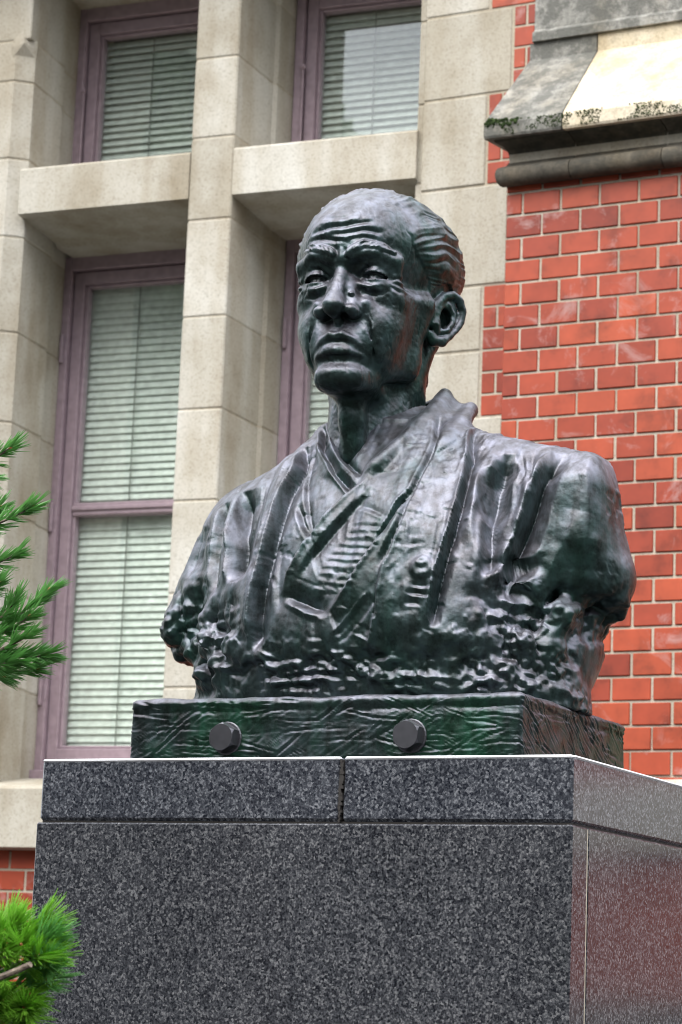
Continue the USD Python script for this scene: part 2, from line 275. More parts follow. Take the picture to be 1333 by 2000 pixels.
def vnormals(V, T):
    n = np.zeros_like(V); f = np.cross(V[T[:, 1]] - V[T[:, 0]], V[T[:, 2]] - V[T[:, 0]])
    for k in range(3):
        for c in range(3): n[:, c] += np.bincount(T[:, k], f[:, c], len(V))
    return n / np.maximum(np.linalg.norm(n, axis=1, keepdims=True), 1e-12)
def tris(Q): return np.vstack([Q[:, [0, 1, 2]], Q[:, [0, 2, 3]]])
def relax(V, Q, it=1, lam=.5):
    for _ in range(it):
        A = np.zeros_like(V); k = np.zeros(len(V))
        for a, b in ((0, 1), (1, 2), (2, 3), (3, 0)):
            for i, j in ((a, b), (b, a)):
                k += np.bincount(Q[:, i], minlength=len(V))
                for c in range(3): A[:, c] += np.bincount(Q[:, i], V[Q[:, j], c], len(V))
        V = V + lam * (A / np.maximum(k, 1)[:, None] - V)
    return V
fb = lambda p, o, s: meshkit.fbm(p, o, s) - .5
def ridged(p, s): return 1 - 2 * np.abs(meshkit.noise(p, s) - .5)
sstep = lambda a, b, x: (lambda t: t * t * (3 - 2 * t))(np.clip((x - a) / (b - a), 0, 1))

# ------------------------------------------------------------------ the head, in millimetres of a life-size head: x to the statue's left, y forward, z up from the eye line
EAR_A = np.array([.36, -.933, 0]); EAR_O = np.array([64., -9., -17.])
def ear_pt(a, z, o=0.): return EAR_O + EAR_A * a + np.array([.933, .36, 0]) * o + np.array([0, -.18 * z, z])
def head_sdf(P):
    p = P.copy(); p[:, 0] = np.abs(p[:, 0])
    z0 = p[:, 2].copy()
    p[:, 2] = np.interp(z0, [-200, -113, -101, -87, -78.5, -70, -46.5, -36, -8, 150], [-207, -120, -106, -89, -80, -75, -55, -43, -8, 150])
    p[:, 1] += 4.5 * sstep(-10, -32, z0) * (1 - sstep(-80, -96, z0)) * sstep(30, 70, p[:, 1])
    p[:, 0] *= 1 + np.interp(z0, [-150, -100, -65, -25, 15, 40], [0, .34, .25, .09, .06, 0]) * sstep(-50, 38, p[:, 1]) * sstep(20, 42, p[:, 0])
    d = ell(p, (0, -14, 39), (74, 98, 74))
    d = smin(d, ell(p, (0, 36, 36), (52, 54, 50)), 18)
    d = smin(d, ell(p, (0, -56, 24), (64, 55, 62)), 16)
    # face masses
    d = smin(d, ell(p, (0, 38, -42), (52, 48, 54)), 16)
    d = smin(d, ell(p, (40, 55, -23), (19, 18, 15)), 14)
    d = smin(d, cap(p, (46, 50, -18), (64, 8, -8), 9, 8), 12)
    d = smin(d, cap(p, (54, 6, -20), (50, 8, -72), 15, 12), 14)
    d = smin(d, cap(p, (52, 8, -72), (13, 68, -104), 12, 13), 14)
    d = smin(d, ell(p, (33, 53, -60), (28, 31, 29)), 12)
    d = smin(d, ell(p, (0, 69.5, -103), (22, 18, 16)), 12)
    d = smin(d, ell(p, (8, 73.5, -104), (11, 11, 10)), 10)
    d = smin(d, ell(p, (0, 40, -104), (30, 36, 13)), 12)
    d = smin(d, ell(p, (42, 34, -48), (18, 34, 40)), 16)
    # muzzle
    d = smin(d, ell(p, (0, 63, -72), (36, 29, 24)), 8)
    # neck
    nk = chain(p, [(0, -28, -30), (0, -30, -110), (0, -38, -190)], [50, 49, 54])
    nk = smin(nk, cap(p, (50, -34, -40), (18, 10, -178), 11, 10), 12)
    nk = smin(nk, cap(p, (0, 36, -112), (0, 24, -170), 14, 12), 14)
    nk = smin(nk, ell(p, (0, 34, -136), (11, 12, 12)), 8)
    d = smin(d, nk, 14)
    d = smin(d, chain(p, [(50, 64, 16), (50, 60, -2), (46, 58, -18)], [7, 6.5, 8]), 8)
    F = near(p, (-1, 35, -125), (75, 130, 60))
    q = p[F]; e = d[F]
    # brow and orbits
    e = smin(e, chain(q, [(0, 83, 15), (12, 84, 17), (32, 80, 20), (50, 66, 15)], [8.5, 9, 8.5, 7]), 7)
    e = smax(e, -ell(q, (30, 92, 2), (20, 19, 13)), 8)
    e = smax(e, -ell(q, (15, 92, -2), (8, 9, 11)), 7)
    # eyeball, lids
    C = np.array([31., 65.6, -1.], F4)
    r = np.sqrt(((q - C) ** 2).sum(-1)); ex, ez = q[:, 0] - 30.5, q[:, 2] + 1
    zu = 3.4 * (1 - np.clip(np.abs(ex) / 17.0, 0, 1) ** 2.2) - .05 * ex
    zl = -3.3 * (1 - np.clip(np.abs(ex) / 17.0, 0, 1) ** 2.2) - .05 * ex
    ball = r - 10.4
    iris = np.hypot(ex, ez - .5)
    ball = ball - .5 * sstep(5.6, 5.0, iris) + .7 * sstep(2.4, 1.6, iris)
    e = smin(e, ball, .8)
    open_ = np.maximum(ez - zu, zl - ez)                 # > 0 outside the opening
    lidu = np.maximum(np.maximum(r - 16.2, 11 - r), -(ez - zu) * .9)
    lidl = np.maximum(np.maximum(r - 15.4, 11 - r), (ez - zl) * .9)
    side = np.maximum(np.abs(ex) - 18, np.abs(ez) - 12)
    e = smin(e, np.maximum(lidu, side), 2.0)
    e = smin(e, np.maximum(lidl, side), 2.2)
    e = smin(e, chain(q, [(14, 78, 5), (24, 80.5, 12.0), (34, 79, 13.0), (45, 71, 7.5), (51, 64, -2)], [2.0, 2.2, 2.6, 3.0, 2.2]), 4)      # sagging upper fold
    e = smin(e, chain(q, [(17, 77.5, -9), (27, 79.5, -14.5), (38, 76, -14), (47, 68, -8)], [2.2, 2.8, 2.8, 2.0]), 7)               # bag
    # nose
    e = smin(e, chain(q, [(0, 82, 6), (0, 88.5, -8), (0, 95, -22), (0, 101.5, -36), (0, 103.5, -43)], [6.5, 6.2, 7.2, 9.5, 11.2]), 4.5)
    e = smin(e, chain(q, [(7, 80, -6), (10, 84, -24), (14, 88, -42)], [5, 6.5, 8]), 6)
    e = smin(e, ell(q, (15.5, 92, -46.5), (8.4, 11, 8)), 3)
    e = smin(e, cap(q, (0, 90, -54), (0, 104, -50), 4.6, 5), 4)
    e = smax(e, -ell(q, (8.2, 97, -55.5), (4.6, 8, 5.2)), 2.2)
    e = smax(e, -chain(q, [(19, 99, -37), (25, 92, -44), (24, 88, -53)], [1.2, 1.3, 1.1]), 3)
    # lips
    e = smax(e, -cap(q, (0, 96, -57), (0, 98, -66), 2.6, 2.6), 3)
    up = chain(q, [(0, 93.0, -69.5), (6, 93.2, -68.2), (16, 88, -72), (28, 77, -79)], [3.3, 3.6, 3.2, 1.8])
    e = smin(e, up, 2.6)
    lo = chain(q, [(0, 92.0, -79.0), (12, 89, -79.6), (25, 78.5, -81)], [3.4, 3.3, 2.2])
    e = smin(e, lo, 2.6)
    e = smax(e, -chain(q, [(0, 98.5, -75.2), (8, 97, -74.8), (18, 90.5, -76.4), (29, 80, -80.5), (32, 75.5, -84)], [1.3, 1.3, 1.3, 1.5, 1.2]), 2.2)
    e = smax(e, -chain(q, [(0, 98, -89), (13, 93.5, -90), (25, 83, -92)], [4.2, 4.0, 2.4]), 6)
    # folds beside nose and mouth
    e = smax(e, -chain(q, [(20.5, 94, -40), (28, 87.5, -53), (35, 80, -67), (38.5, 71, -82), (38, 66, -94)], [.9, 1.0, .5, .1, .05]), 6.0)
    e = smin(e, chain(q, [(25, 81, -34), (34, 73, -48), (39, 64, -62)], [5, 5.5, 4]), 9)
    d[F] = e
    # ear
    E = near(p, (45, -50, -70), (110, 25, 35))
    q = p[E]; e = d[E]
    rim = [(3, -9), (-1, 4), (0, 15), (6, 25), (16, 29), (26, 26), (32, 16), (33, 3), (29, -10), (23, -20)]
    rr = [2.6, 3.2, 3.8, 4.2, 4.4, 4.4, 4.2, 4.0, 3.8, 3.8]
    oo = [1, 3, 5, 6, 7, 7, 7, 6, 5, 3]
    q0 = q - EAR_O.astype(F4); a_ = q0 @ EAR_A.astype(F4); o_ = q0 @ np.array([.933, .36, 0], F4); z_ = q0[:, 2]
    plate = np.maximum(np.maximum(np.hypot((a_ - 14) / 18.0, (z_ - 2) / 26.0) * 18 - 18, np.abs(o_ - 2) - 2.5), -40)
    e = smin(e, plate, 3)
    e = smin(e, ell(q, ear_pt(8, 0, -6), (14, 16, 24)), 6)
    e = smax(e, -np.maximum(np.hypot((a_ - 13) / 9.0, (z_ + 1) / 14.0) * 9 - 9, np.abs(o_ - 5) - 8.5), 2.5)
    e = smin(e, chain(q, [ear_pt(*k, o) for k, o in zip(rim, oo)], rr), 1.8)
    e = smin(e, chain(q, [ear_pt(23, -20, 3), ear_pt(16, -29, 3), ear_pt(7, -31, 2), ear_pt(1, -24, 1)], [4, 6, 6.4, 4.5]), 3)
    e = smin(e, chain(q, [ear_pt(9, -19, 3), ear_pt(18, -14, 5), ear_pt(22.5, -2, 6), ear_pt(21, 9, 6), ear_pt(13, 18, 5)], [3.0, 3.2, 3.2, 3, 2.4]), 1.6)
    e = smin(e, chain(q, [ear_pt(0, -4, 4), ear_pt(1, -12, 5), ear_pt(6, -20, 4)], [3.0, 4.2, 3]), 2)
    d[E] = e
    return d
# finer modelling of the head, laid on along the normals: wrinkles, brows, hair, tool marks
WRINKLES = [([(-36, 45), (-16, 47.5), (1, 45.5), (12, 48.5), (30, 52)], 2.2, 2.6), ([(-14, 39), (3, 38.5), (20, 42), (38, 43)], 2.2, 2.4), ([(-40, 39), (-22, 36.5), (-5, 32.5), (10, 31)], 1.7, 2.2),
            ([(-20, 57), (-2, 56), (10, 58)], .7, 2.4), ([(6, 33), (20, 35.5), (34, 35)], 1.2, 2.2), ([(-4, 26), (-3.5, 17), (-5, 11)], 1.3, 1.8), ([(5, 25), (5.5, 17), (7, 12)], 1.3, 1.8),
            ([(46, -3), (57, 0)], 1.0, 1.4), ([(46, -6), (56, -8)], .9, 1.4), ([(46, -9), (54, -15)], 1.1, 1.4), ([(-46, -3), (-57, 0)], 1.5, 1.5), ([(-46, -7), (-55, -10)], 1.2, 1.5),
            ([(18, -12), (29, -15.5), (42, -12)], .7, 1.5), ([(20, -16), (30, -20), (42, -17)], .7, 1.8), ([(-18, -12), (-29, -15.5), (-42, -12)], .7, 1.5), ([(-20, -16), (-30, -20), (-42, -17)], .7, 1.8),
            ([(40, -58), (44, -68), (43, -78)], .5, 2.5)]
HAIRLINE = [(0, 94), (12, 97), (25, 91), (34, 79), (44, 68), (50, 60), (43, 51), (41, 43), (46, 37), (56, 42), (59, 30), (64, 22), (66, 12), (68, 4)]
def hair_mask(V):
    """1 where hair grows: behind a ragged line that runs from the crown of the forehead down to the sideburn."""
    x, y, z = np.abs(V[:, 0]), V[:, 1], V[:, 2]
    zs = np.array([-70, -30, 0, 12, 22, 30, 42, 50, 60, 68, 78, 90, 100, 130.]); ys = np.array([-46, -34, 6, 12, 26, 42, 52, 55, 50, 47, 49, 54, 52, 47.])
    lim = np.interp(z, zs, ys) - np.clip(8 - x, 0, 8) * .6
    lim = lim + 7 * fb(V / 9.0, 3, 4)
    m = sstep(-1.5, 3.5, lim - y); deep = sstep(-2, 26, lim - y)
    q = (V - EAR_O) * [np.sign(1), 1, 1]
    ex = np.abs(V[:, 0]) - EAR_O[0]; ea = ex * EAR_A[0] + (y - EAR_O[1]) * EAR_A[1]; eo = ex * .933 + (y - EAR_O[1]) * .36
    ear = (np.hypot((ea - 14) / 31, (z - EAR_O[2] + 1) / 40) < 1) & (eo > -11) & (x > 54)
    return m * (z > -62 + .2 * y) * (1 - ear), ear, deep
def head_detail(V, Q):
    T = tris(Q); N = vnormals(V, T)
    x, y, z = V.T; front = sstep(25, 45, y)
    hm, ear, deep = hair_mask(V)
    face = (1 - hm)
    dsp = np.zeros(len(V))
    wob = 1.2 * fb(V / 11, 2, 2)
    for pts, dep, w in WRINKLES:
        d, s, al = poly_dist(x, z + wob * 2, pts)
        end = np.clip(np.minimum(al, 1 - al) * 5, 0, 1) ** .7
        g = np.exp(-(d / w) ** 2); lip = np.exp(-((d - 2.3 * w) / (1.5 * w)) ** 2)
        dsp += front * end * dep * (-1.0 * g + .5 * lip)
    # eyebrows: tufts of bristle
    for sg, pts in ((1, [(8, 17), (12, 22), (22, 28), (37, 27.5), (48, 22.5)]), (-1, [(-7, 19), (-11, 22), (-30, 29), (-44, 27)])):
        d, s, al = poly_dist(x, z, pts)
        w = np.interp(al, [0, .3, .8, 1], [3.2, 4.4, 4.2, 2.0])
        tuft = ridged(np.stack([(x * .8 - sg * z * .55) / 2.6, z / 9, y / 14], -1), 8)
        dsp += front * sstep(1.25, .55, d / w) * (1.0 + 2.4 * tuft) * (x * sg > 0)
    # mole beside the nose
    d = np.sqrt((x - 13) ** 2 + (z + 21.5) ** 2); dsp += front * 2.6 * np.sqrt(np.clip(1 - (d / 2.6) ** 2, 0, 1))
    # hair: combed straight back over the skull, in locks and strands
    th = np.arctan2(x, z - 2 + .15 * (y + 20)) * 60 + 9 * fb(V / 38, 2, 3)
    flow = y + .3 * z
    lock = ridged(np.stack([th / 13, flow / 75, 0 * x], -1), 11) - .5
    strand = ridged(np.stack([th / 4.6 + lock, flow / 46, 0 * x + 5], -1), 12) - .5
    fine = ridged(np.stack([th / 2.3, flow / 30, 0 * x + 9], -1), 13) - .5
    up = sstep(15, 60, z)
    edge = hm * (1 - sstep(.6, 1, hm))
    bulk = (2.2 + 3.0 * sstep(20, -60, y) * up) * (.25 + .75 * deep) + 4.5 * np.exp(-((z - 78) / 28) ** 2) * sstep(-5, -60, y)
    dsp += hm * (bulk + (.35 + .65 * deep) * (2.4 * lock + (1.0 + 2.4 * meshkit.noise(V / 17, 14)) * strand + (.8 + 2.6 * meshkit.noise(V / 12, 15)) * fine + 2.2 * fb(V / 14, 2, 16)))
    dsp += ear * .5 * fb(V / 6, 2, 1)
    # hand-modelled clay
    dsp += face * (1.4 * fb(V / 24, 2, 21) + .8 * fb(V / 8, 2, 22) + .5 * fb(V / 3.2, 2, 23))
    scr = ridged(np.stack([(x + y) / 9, z / 30, (y - x) / 9], -1), 31)
    dsp -= face * .45 * sstep(.86, 1, scr) * sstep(.45, .6, meshkit.noise(V / 22, 33))
    low = sstep(-20, -60, z) * (1 - sstep(60, 85, y))
    dsp += face * low * .7 * fb(np.stack([x / 10, y / 10, z / 26], -1), 3, 41)
    return relax(V + N * dsp[:, None], Q, 1, .2), hm, ear
# ------------------------------------------------------------------ the frame of the pedestal and the bust
YAW = -.472
PD = np.array([math.cos(YAW), math.sin(YAW), 0]); PN = np.array([math.sin(YAW), -math.cos(YAW), 0])
P0 = np.array([0.4325, 4.4, 1.933])                       # top front right corner of the pedestal
BO = P0 - PD * .5685 - PN * .38 + UP * .130               # middle of the top of the bronze plinth
def from_b(q):
    """x along the front to the right, y out of the front, z up."""
    q = np.asarray(q, float); return BO + q[..., :1] * PD + q[..., 1:2] * PN + q[..., 2:] * UP
HEAD_POS, HEAD_SCALE = np.array([-.058, 0.0, .873]), 2.14
def _rot(y, p, r):
    cy, sy, cp, sp, cr, sr = math.cos(y), math.sin(y), math.cos(p), math.sin(p), math.cos(r), math.sin(r)
    return np.array([[cy, -sy, 0], [sy, cy, 0], [0, 0, 1]]) @ np.array([[1, 0, 0], [0, cp, -sp], [0, sp, cp]]) @ np.array([[cr, 0, sr], [0, 1, 0], [-sr, 0, cr]])
HEAD_ROT = _rot(-.101, .052, .007)
def head_to_b(h): return (np.asarray(h, float) / 1000) @ HEAD_ROT.T * HEAD_SCALE + HEAD_POS
# ------------------------------------------------------------------ the draped torso, in metres in the frame of the bust
def loft(p, zs, cx, a, yf, yb, e=2.5):
    z = p[:, 2]; zd = np.linspace(zs[0], zs[-1], 200); I = lambda t: np.interp(z, zd, np.convolve(np.r_[[t[0]] * 14, np.interp(zd, zs, t), [t[-1]] * 14], np.hanning(31)[1:-1] / np.hanning(31).sum(), 'valid'))
    cy = (I(yf) + I(yb)) / 2; hb = (I(yf) - I(yb)) / 2; ha = I(a)
    g = ((np.abs(p[:, 0] - I(cx)) / ha) ** e + (np.abs(p[:, 1] - cy) / hb) ** e) ** (1 / e)
    return (g - 1) * np.minimum(ha, hb) * .9
COLLARS = [
    ([(-.06, -.20, .675), (.03, -.17, .688), (.074, -.10, .686), (.082, -.03, .638), (.06, .06, .55), (.02, .11, .49), (-.035, .125, .42)], [.014, .014, .014, .014, .017, .016, .006], .014),
    ([(-.06, -.20, .66), (-.13, -.16, .66), (-.165, -.08, .63), (-.165, -.01, .59), (-.13, .06, .535), (-.08, .105, .48), (-.02, .125, .42)], [.020, .020, .018, .018, .018, .014, .006], .012),
    ([(.05, -.15, .63), (.085, -.095, .640), (.094, -.02, .588), (.08, .05, .50), (.03, .08, .40)], [.03, .034, .034, .03, .012], .03),
    ([(-.14, -.14, .62), (-.18, -.07, .585), (-.185, 0, .545), (-.16, .05, .49), (-.10, .085, .38)], [.03, .03, .03, .028, .012], .03),
    ([(-.06, -.235, .645), (.06, -.20, .655), (.13, -.11, .652), (.148, -.02, .592), (.14, .05, .52), (.115, .085, .40)], [.016, .016, .016, .018, .02, .008], .02),
    ([(-.06, -.235, .645), (-.16, -.19, .62), (-.225, -.09, .575), (-.235, -.01, .535), (-.225, .05, .46), (-.21, .08, .36)], [.018, .020, .020, .020, .020, .008], .015)]
def torso_sdf(P):
    p = P
    d = np.maximum(loft(p, [-.05, .0, .05, .12, .25, .36, .46, .54, .60], [0, 0, 0, 0, -.005, -.01, -.02, -.035, -.05],
                        [.435, .435, .432, .42, .41, .40, .33, .20, .12], [.185, .185, .20, .215, .20, .17, .125, .07, .02], [-.225, -.225, -.23, -.24, -.24, -.235, -.22, -.20, -.17]), np.maximum(p[:, 2] - .60, -p[:, 2] - .004))
    L, R = np.array([-1, 1, 1], F4), np.array([1, 1, 1], F4)
    d = smin(d, cap(p, (.08, -.07, .485), (.345, -.06, .43), .120, .113), .07)
    d = smin(d, cap(p, (-.10, -.07, .47), (-.325, -.06, .395), .115, .110), .07)
    # the statue's left arm: a flat front that turns sharply into the side
    a = chain(p, [(.352, -.07, .41), (.405, -.06, .27), (.42, -.06, .235)], [.115, .110, .088])
    bx = np.abs((p - np.array([.352, -.035, .335], F4)) @ np.array([[.90, .42, .10], [-.42, .90, 0], [-.10, 0, .99]], F4)) - np.array([.040, .058, .11], F4)
    bx = np.linalg.norm(np.maximum(bx, 0), axis=1) + np.minimum(bx.max(1), 0) - .046
    a = smin(a, bx, .04)
    a = smax(a, .222 + .30 * (p[:, 1] - .0) + .10 * (p[:, 0] - .42) - p[:, 2], .014)
    d = smin(d, a, .035)
    d = smin(d, ell(p, (.372, -.085, .150), (.066, .12, .10)), .03)
    a = chain(p, [(-.335, -.06, .38), (-.40, -.04, .25), (-.43, -.02, .19)], [.110, .114, .100])
    a = smax(a, .118 + .15 * p[:, 1] - p[:, 2], .016)
    d = smin(d, a, .035)
    # neck of the robes
    d = smin(d, cap(p, (-.05, -.09, .50), (-.06, -.085, .59), .17, .115), .06)
    # the collars, standing free round the neck
    u = np.where((p[:, 2] > .34) & (p[:, 0] > -.32) & (p[:, 0] < .26) & (d < .12))[0]; pu, du = p[u], d[u]
    for pts, r, k in COLLARS: du = smin(du, chain(pu, pts, r), k)
    d[u] = du
    return d
mm = lambda pts: np.array(pts, float) / 1000
def torso_rough(p):
    """Where the clay was left in lumps: the cut arms and the ragged lower edge."""
    x, y, z = p.T
    r = sstep(.055, .10, z) * 0
    armR = .8 * np.exp(-(((x - .42) / .11) ** 2 + ((z - .19) / .05) ** 2))
    armL = np.exp(-(((x + .44) / .10) ** 2 + ((z - .18) / .085) ** 2))
    inR = np.exp(-(((x - .345) / .06) ** 2 + ((z - .16) / .10) ** 2)) * (y > 0)
    inL = np.exp(-(((x + .32) / .07) ** 2 + ((z - .12) / .09) ** 2)) * (y > 0)
    hem = np.exp(-((z - .075) / .035) ** 2) * sstep(-.05, .1, y)
    return np.clip(np.maximum.reduce([armR, armL, inR, inL, .38 * hem]), 0, 1)
def torso_sdf2(P):
    d = torso_sdf(P)
    m = np.where((np.abs(d) < .06) & (P[:, 2] < .36))[0]; r = torso_rough(P[m]); m, r = m[r > .02], r[r > .02]
    q = P[m]
    n = .030 * fb(q / .07, 3, 51) + .040 * (ridged(q / .06, 52) - .55)
    d[m] += (r * n).astype(d.dtype)
    return d
FOLDS = [ # polyline (x, z in millimetres), kind, height, width, fall
    ([(-162, 612), (-127, 557), (-66, 484), (-19, 432)], 'groove', .02, .007), ([(-145, 622), (-110, 577), (-62, 516), (-3, 468)], 'groove', .018, .006), ([(-155, 616), (-117, 561), (-61, 495), (-9, 449)], 'ridge', .009, .007),
    ([(20, 482), (-21, 428), (-62, 378), (-95, 327), (-130, 262), (-141, 216)], 'step', .018, .004, .06, 1),
    ([(27, 440), (-1, 402), (-38, 352), (-75, 300), (-105, 245)], 'step', -.014, .005, .055, 1),
    ([(118, 437), (89, 376), (65, 318), (32, 265), (16, 234), (-27, 173)], 'step', .018, .004, .07, 1),
    ([(116, 432), (96, 397), (80, 356), (62, 318)], 'groove', .02, .006), ([(-1, 404), (40, 390), (82, 370)], 'groove', .004, .006),
    ([(112, 626), (138, 540), (131, 472), (124, 427), (117, 359), (89, 262), (82, 168), (58, 87)], 'step', .017, .005, .09, 1),
    ([(108, 620), (130, 540), (124, 472), (117, 427), (110, 359), (82, 262)], 'groove', .010, .007),
    ([(175, 586), (208, 505), (215, 445), (218, 390), (216, 340), (202, 240), (190, 132)], 'step', .015, .005, .09, -1),
    ([(180, 580), (213, 505), (221, 445), (223, 390), (221, 340), (207, 240), (194, 140)], 'groove', .020, .0065),
    ([(-178, 560), (-165, 510), (-176, 446), (-181, 358), (-191, 234), (-194, 107)], 'groove', .028, .010),
    ([(-200, 550), (-204, 500), (-204, 420), (-210, 345), (-216, 269), (-218, 130)], 'ridge', .016, .020),
    ([(-245, 520), (-252, 430), (-262, 340), (-270, 260)], 'groove', .008, .014),
    ([(-298, 465), (-290, 400), (-278, 335), (-272, 255)], 'groove', .036, .017), ([(-316, 470), (-312, 400), (-302, 330)], 'ridge', .010, .016),
    ([(-351, 445), (-352, 374), (-350, 317), (-336, 230)], 'groove', .018, .009), ([(-372, 440), (-378, 370), (-376, 300)], 'ridge', .010, .016),
    ([(-425, 400), (-432, 341), (-440, 285)], 'groove', .013, .012), ([(-395, 420), (-404, 350), (-412, 290)], 'groove', .007, .01),
    ([(-150, 560), (-143, 489), (-109, 394), (-80, 330)], 'groove', .009, .006), ([(-139, 413), (-115, 372), (-79, 325)], 'groove', .010, .007),
    ([(-160, 330), (-150, 250), (-140, 180)], 'groove', .006, .01),
    ([(277, 515), (286, 426), (293, 337), (297, 245)], 'groove', .030, .015), ([(256, 480), (262, 416), (272, 361)], 'groove', .020, .014), ([(268, 500), (275, 400), (284, 300)], 'groove', .012, .02),
    ([(305, 480), (314, 400), (316, 300), (312, 220)], 'ridge', .016, .016), ([(240, 470), (246, 380), (262, 300), (268, 200)], 'ridge', .008, .012),
    ([(392, 515), (377, 435), (357, 339), (339, 274), (326, 200)], 'groove', .040, .018), ([(412, 500), (402, 435), (386, 350), (362, 270)], 'ridge', .014, .018), ([(357, 500), (346, 420), (330, 330)], 'ridge', .010, .014),
    ([(323, 525), (346, 467), (352, 423)], 'groove', .013, .008), ([(300, 525), (325, 480), (330, 440)], 'groove', .008, .007),
    ([(408, 530), (440, 490), (448, 438), (450, 354), (450, 270)], 'ridge', .028, .028), ([(436, 384), (410, 311), (384, 240)], 'ridge', .010, .018),
    ([(-125, 216), (-74, 192), (-26, 177)], 'groove', .018, .010), ([(-120, 204), (-70, 180), (-30, 168)], 'ridge', .006, .008),
    ([(150, 221), (176, 218), (194, 219)], 'groove', .009, .004), ([(146, 203), (170, 203), (196, 199)], 'groove', .010, .004), ([(141, 185), (165, 184), (178, 181)], 'groove', .009, .0045),
    ([(142, 227), (150, 205), (136, 180)], 'ridge', .004, .006), ([(130, 300), (175, 304)], 'groove', .004, .004),
    ([(-170, 40), (-100, 42), (-20, 46)], 'ridge', .012, .006), ([(-150, 56), (-90, 60), (10, 62)], 'ridge', .010, .005), ([(60, 40), (160, 46), (250, 40)], 'ridge', .008, .007)]
def torso_detail(V, Q):
    T = tris(Q); N = vnormals(V, T); x, y, z = V.T
    fr = sstep(-.10, .35, N[:, 1]) * sstep(-.16, -.04, y)
    wx = x + .006 * fb(V / .07, 2, 61); wz = z + .006 * fb(V / .07, 2, 62)
    D = np.zeros(len(V))
    for f in FOLDS:
        pts = mm(f[0]); kind, h, w = f[1:4]
        lo, hi = pts.min(0) - .16, pts.max(0) + .16
        m = np.where((fr > 0) & (x > lo[0]) & (x < hi[0]) & (z > lo[1]) & (z < hi[1]))[0]
        if not len(m): continue
        d, s, al = poly_dist(wx[m], wz[m], pts)
        L = np.linalg.norm(np.diff(pts, axis=0), axis=1).sum()
        end = np.clip(np.minimum(al, 1 - al) * L / (.08 if kind == 'step' else max(.03, w * 2)), 0, 1) ** .8
        var = .95 + .3 * fb(V[m] / .08, 2, 63)
        if kind == 'groove':                                  # a fold: steep on one side, easing out on the other
            sd = d * s * (f[4] if len(f) > 4 else 1); q = np.where(sd < 0, d / (.75 * w), d / (1.7 * w))
            p = -h * (np.exp(-q ** 1.25) - .30 * np.exp(-((sd + 1.5 * w) / (.55 * w)) ** 2))
        elif kind == 'ridge': p = h * np.maximum(0, 1 - d / (1.9 * w)) ** 1.25
        else:
            sd = d * s * f[5]
            p = h * sstep(-w, w, sd) * np.exp(-np.maximum(sd, 0) / f[4]) + .15 * h * np.exp(-((sd - 1.6 * w) / (1.1 * w)) ** 2)
        D[m] += p * end * var
    # ribbed cloth under the crossing collar
    mid = np.interp(z, [.17, .27, .40], [-.035, .0, .065]); wd = np.interp(z, [.17, .22, .30, .40], [.02, .05, .055, .04])
    D += fr * sstep(1, .75, np.abs(x - mid) / wd) * sstep(.20, .23, z) * sstep(.375, .35, z) * .0009 * np.sin((z + .12 * x + .007 * fb(V / .03, 2, 3)) * 2 * np.pi / .0165)
    # crest
    d = np.hypot(x - .172, (z - .255) * 1.0); D += fr * (.005 * sstep(.026, .016, d) + .007 * sstep(.024, .0, d) * (ridged(V / .014, 7) - .3))
    # soft folds falling from the shoulders, the trowelled surface, stuck-on dabs of clay
    D += fr * .0035 * fb(np.stack([x / .07 + .25 * z / .05, y / .2, z / .30], -1), 3, 71) * sstep(.08, .2, z)
    sk = np.stack([(x * .92 + z * .38) / .020, y / .05, (z * .92 - x * .38) / .085], -1)
    D += .0013 * fb(sk, 3, 72) + .0012 * fb(V / .07, 2, 73) + .0008 * fb(V / .010, 2, 74)
    dab = meshkit.noise(V / .020, 75) * meshkit.noise(V / .055, 76)
    D += .0015 * sstep(.53, .55, dab)
    pit = meshkit.noise(V / .017, 77) * meshkit.noise(V / .06, 78); D -= .0015 * sstep(.53, .55, pit)
    # strips and drags of clay: flat-bottomed strokes with a sharp burr along the edge, following the cloth
    fi = np.where(N[:, 1] > -.2)[0]; tree = cKDTree(np.c_[x[fi], z[fi]]); g = np.random.default_rng(17)
    for k in range(150):
        c = np.array([g.uniform(-.50, .52), g.uniform(.09, .56)]); lean = -.45 * c[0] * sstep(.2, .5, c[1])
        ang = math.pi / 2 + lean + g.normal(0, .22)
        if abs(c[0]) < .17 and g.random() < .6: ang = math.radians(52 if c[0] > -.05 else 118) + g.normal(0, .2)
        if c[1] < .16: ang = g.uniform(0, math.pi)
        L = g.uniform(.03, .16) * (.5 if c[1] < .16 else 1); w = g.uniform(.005, .015)
        dr = np.array([math.cos(ang), math.sin(ang)]) * L / 2; nx = np.array([-dr[1], dr[0]]) / (L / 2) * g.normal(0, .05 * L)
        sel = fi[tree.query_ball_point(c, L / 2 + .03)]
        if not len(sel): continue
        d, s, al = poly_dist(x[sel], z[sel], [c - dr, c + nx, c + dr])
        d = d + .0025 * (meshkit.noise(V[sel] / .012, 5) - .5)
        e = sstep(0, .18, al) * sstep(1, .9, al); h = g.uniform(.0005, .0014) * g.choice([-1, -1, 1]) * (3 if c[1] < .17 else 1)
        D[sel] += e * (h * sstep(w * 1.1, w * .8, d) + abs(h) * .8 * np.exp(-((d - w * 1.15) / .0026) ** 2) * (s > 0))
    r = torso_rough(V)
    cel = meshkit.noise(V / .024, 81); D += r * (.011 * (np.abs(cel - .5) * 2 - .5) + .012 * (ridged(V / .030, 82) - .5) + .005 * fb(V / .012, 2, 83))
    # ragged lower edge of the drapery and the set-back band beneath it
    hz = .072 - .055 * sstep(-.02, .10, x) + .050 * fb(np.stack([x / .05, y / .05, 0 * x], -1), 3, 83) + .012 * fb(np.stack([x / .014, y / .014, 0 * x], -1), 2, 84)
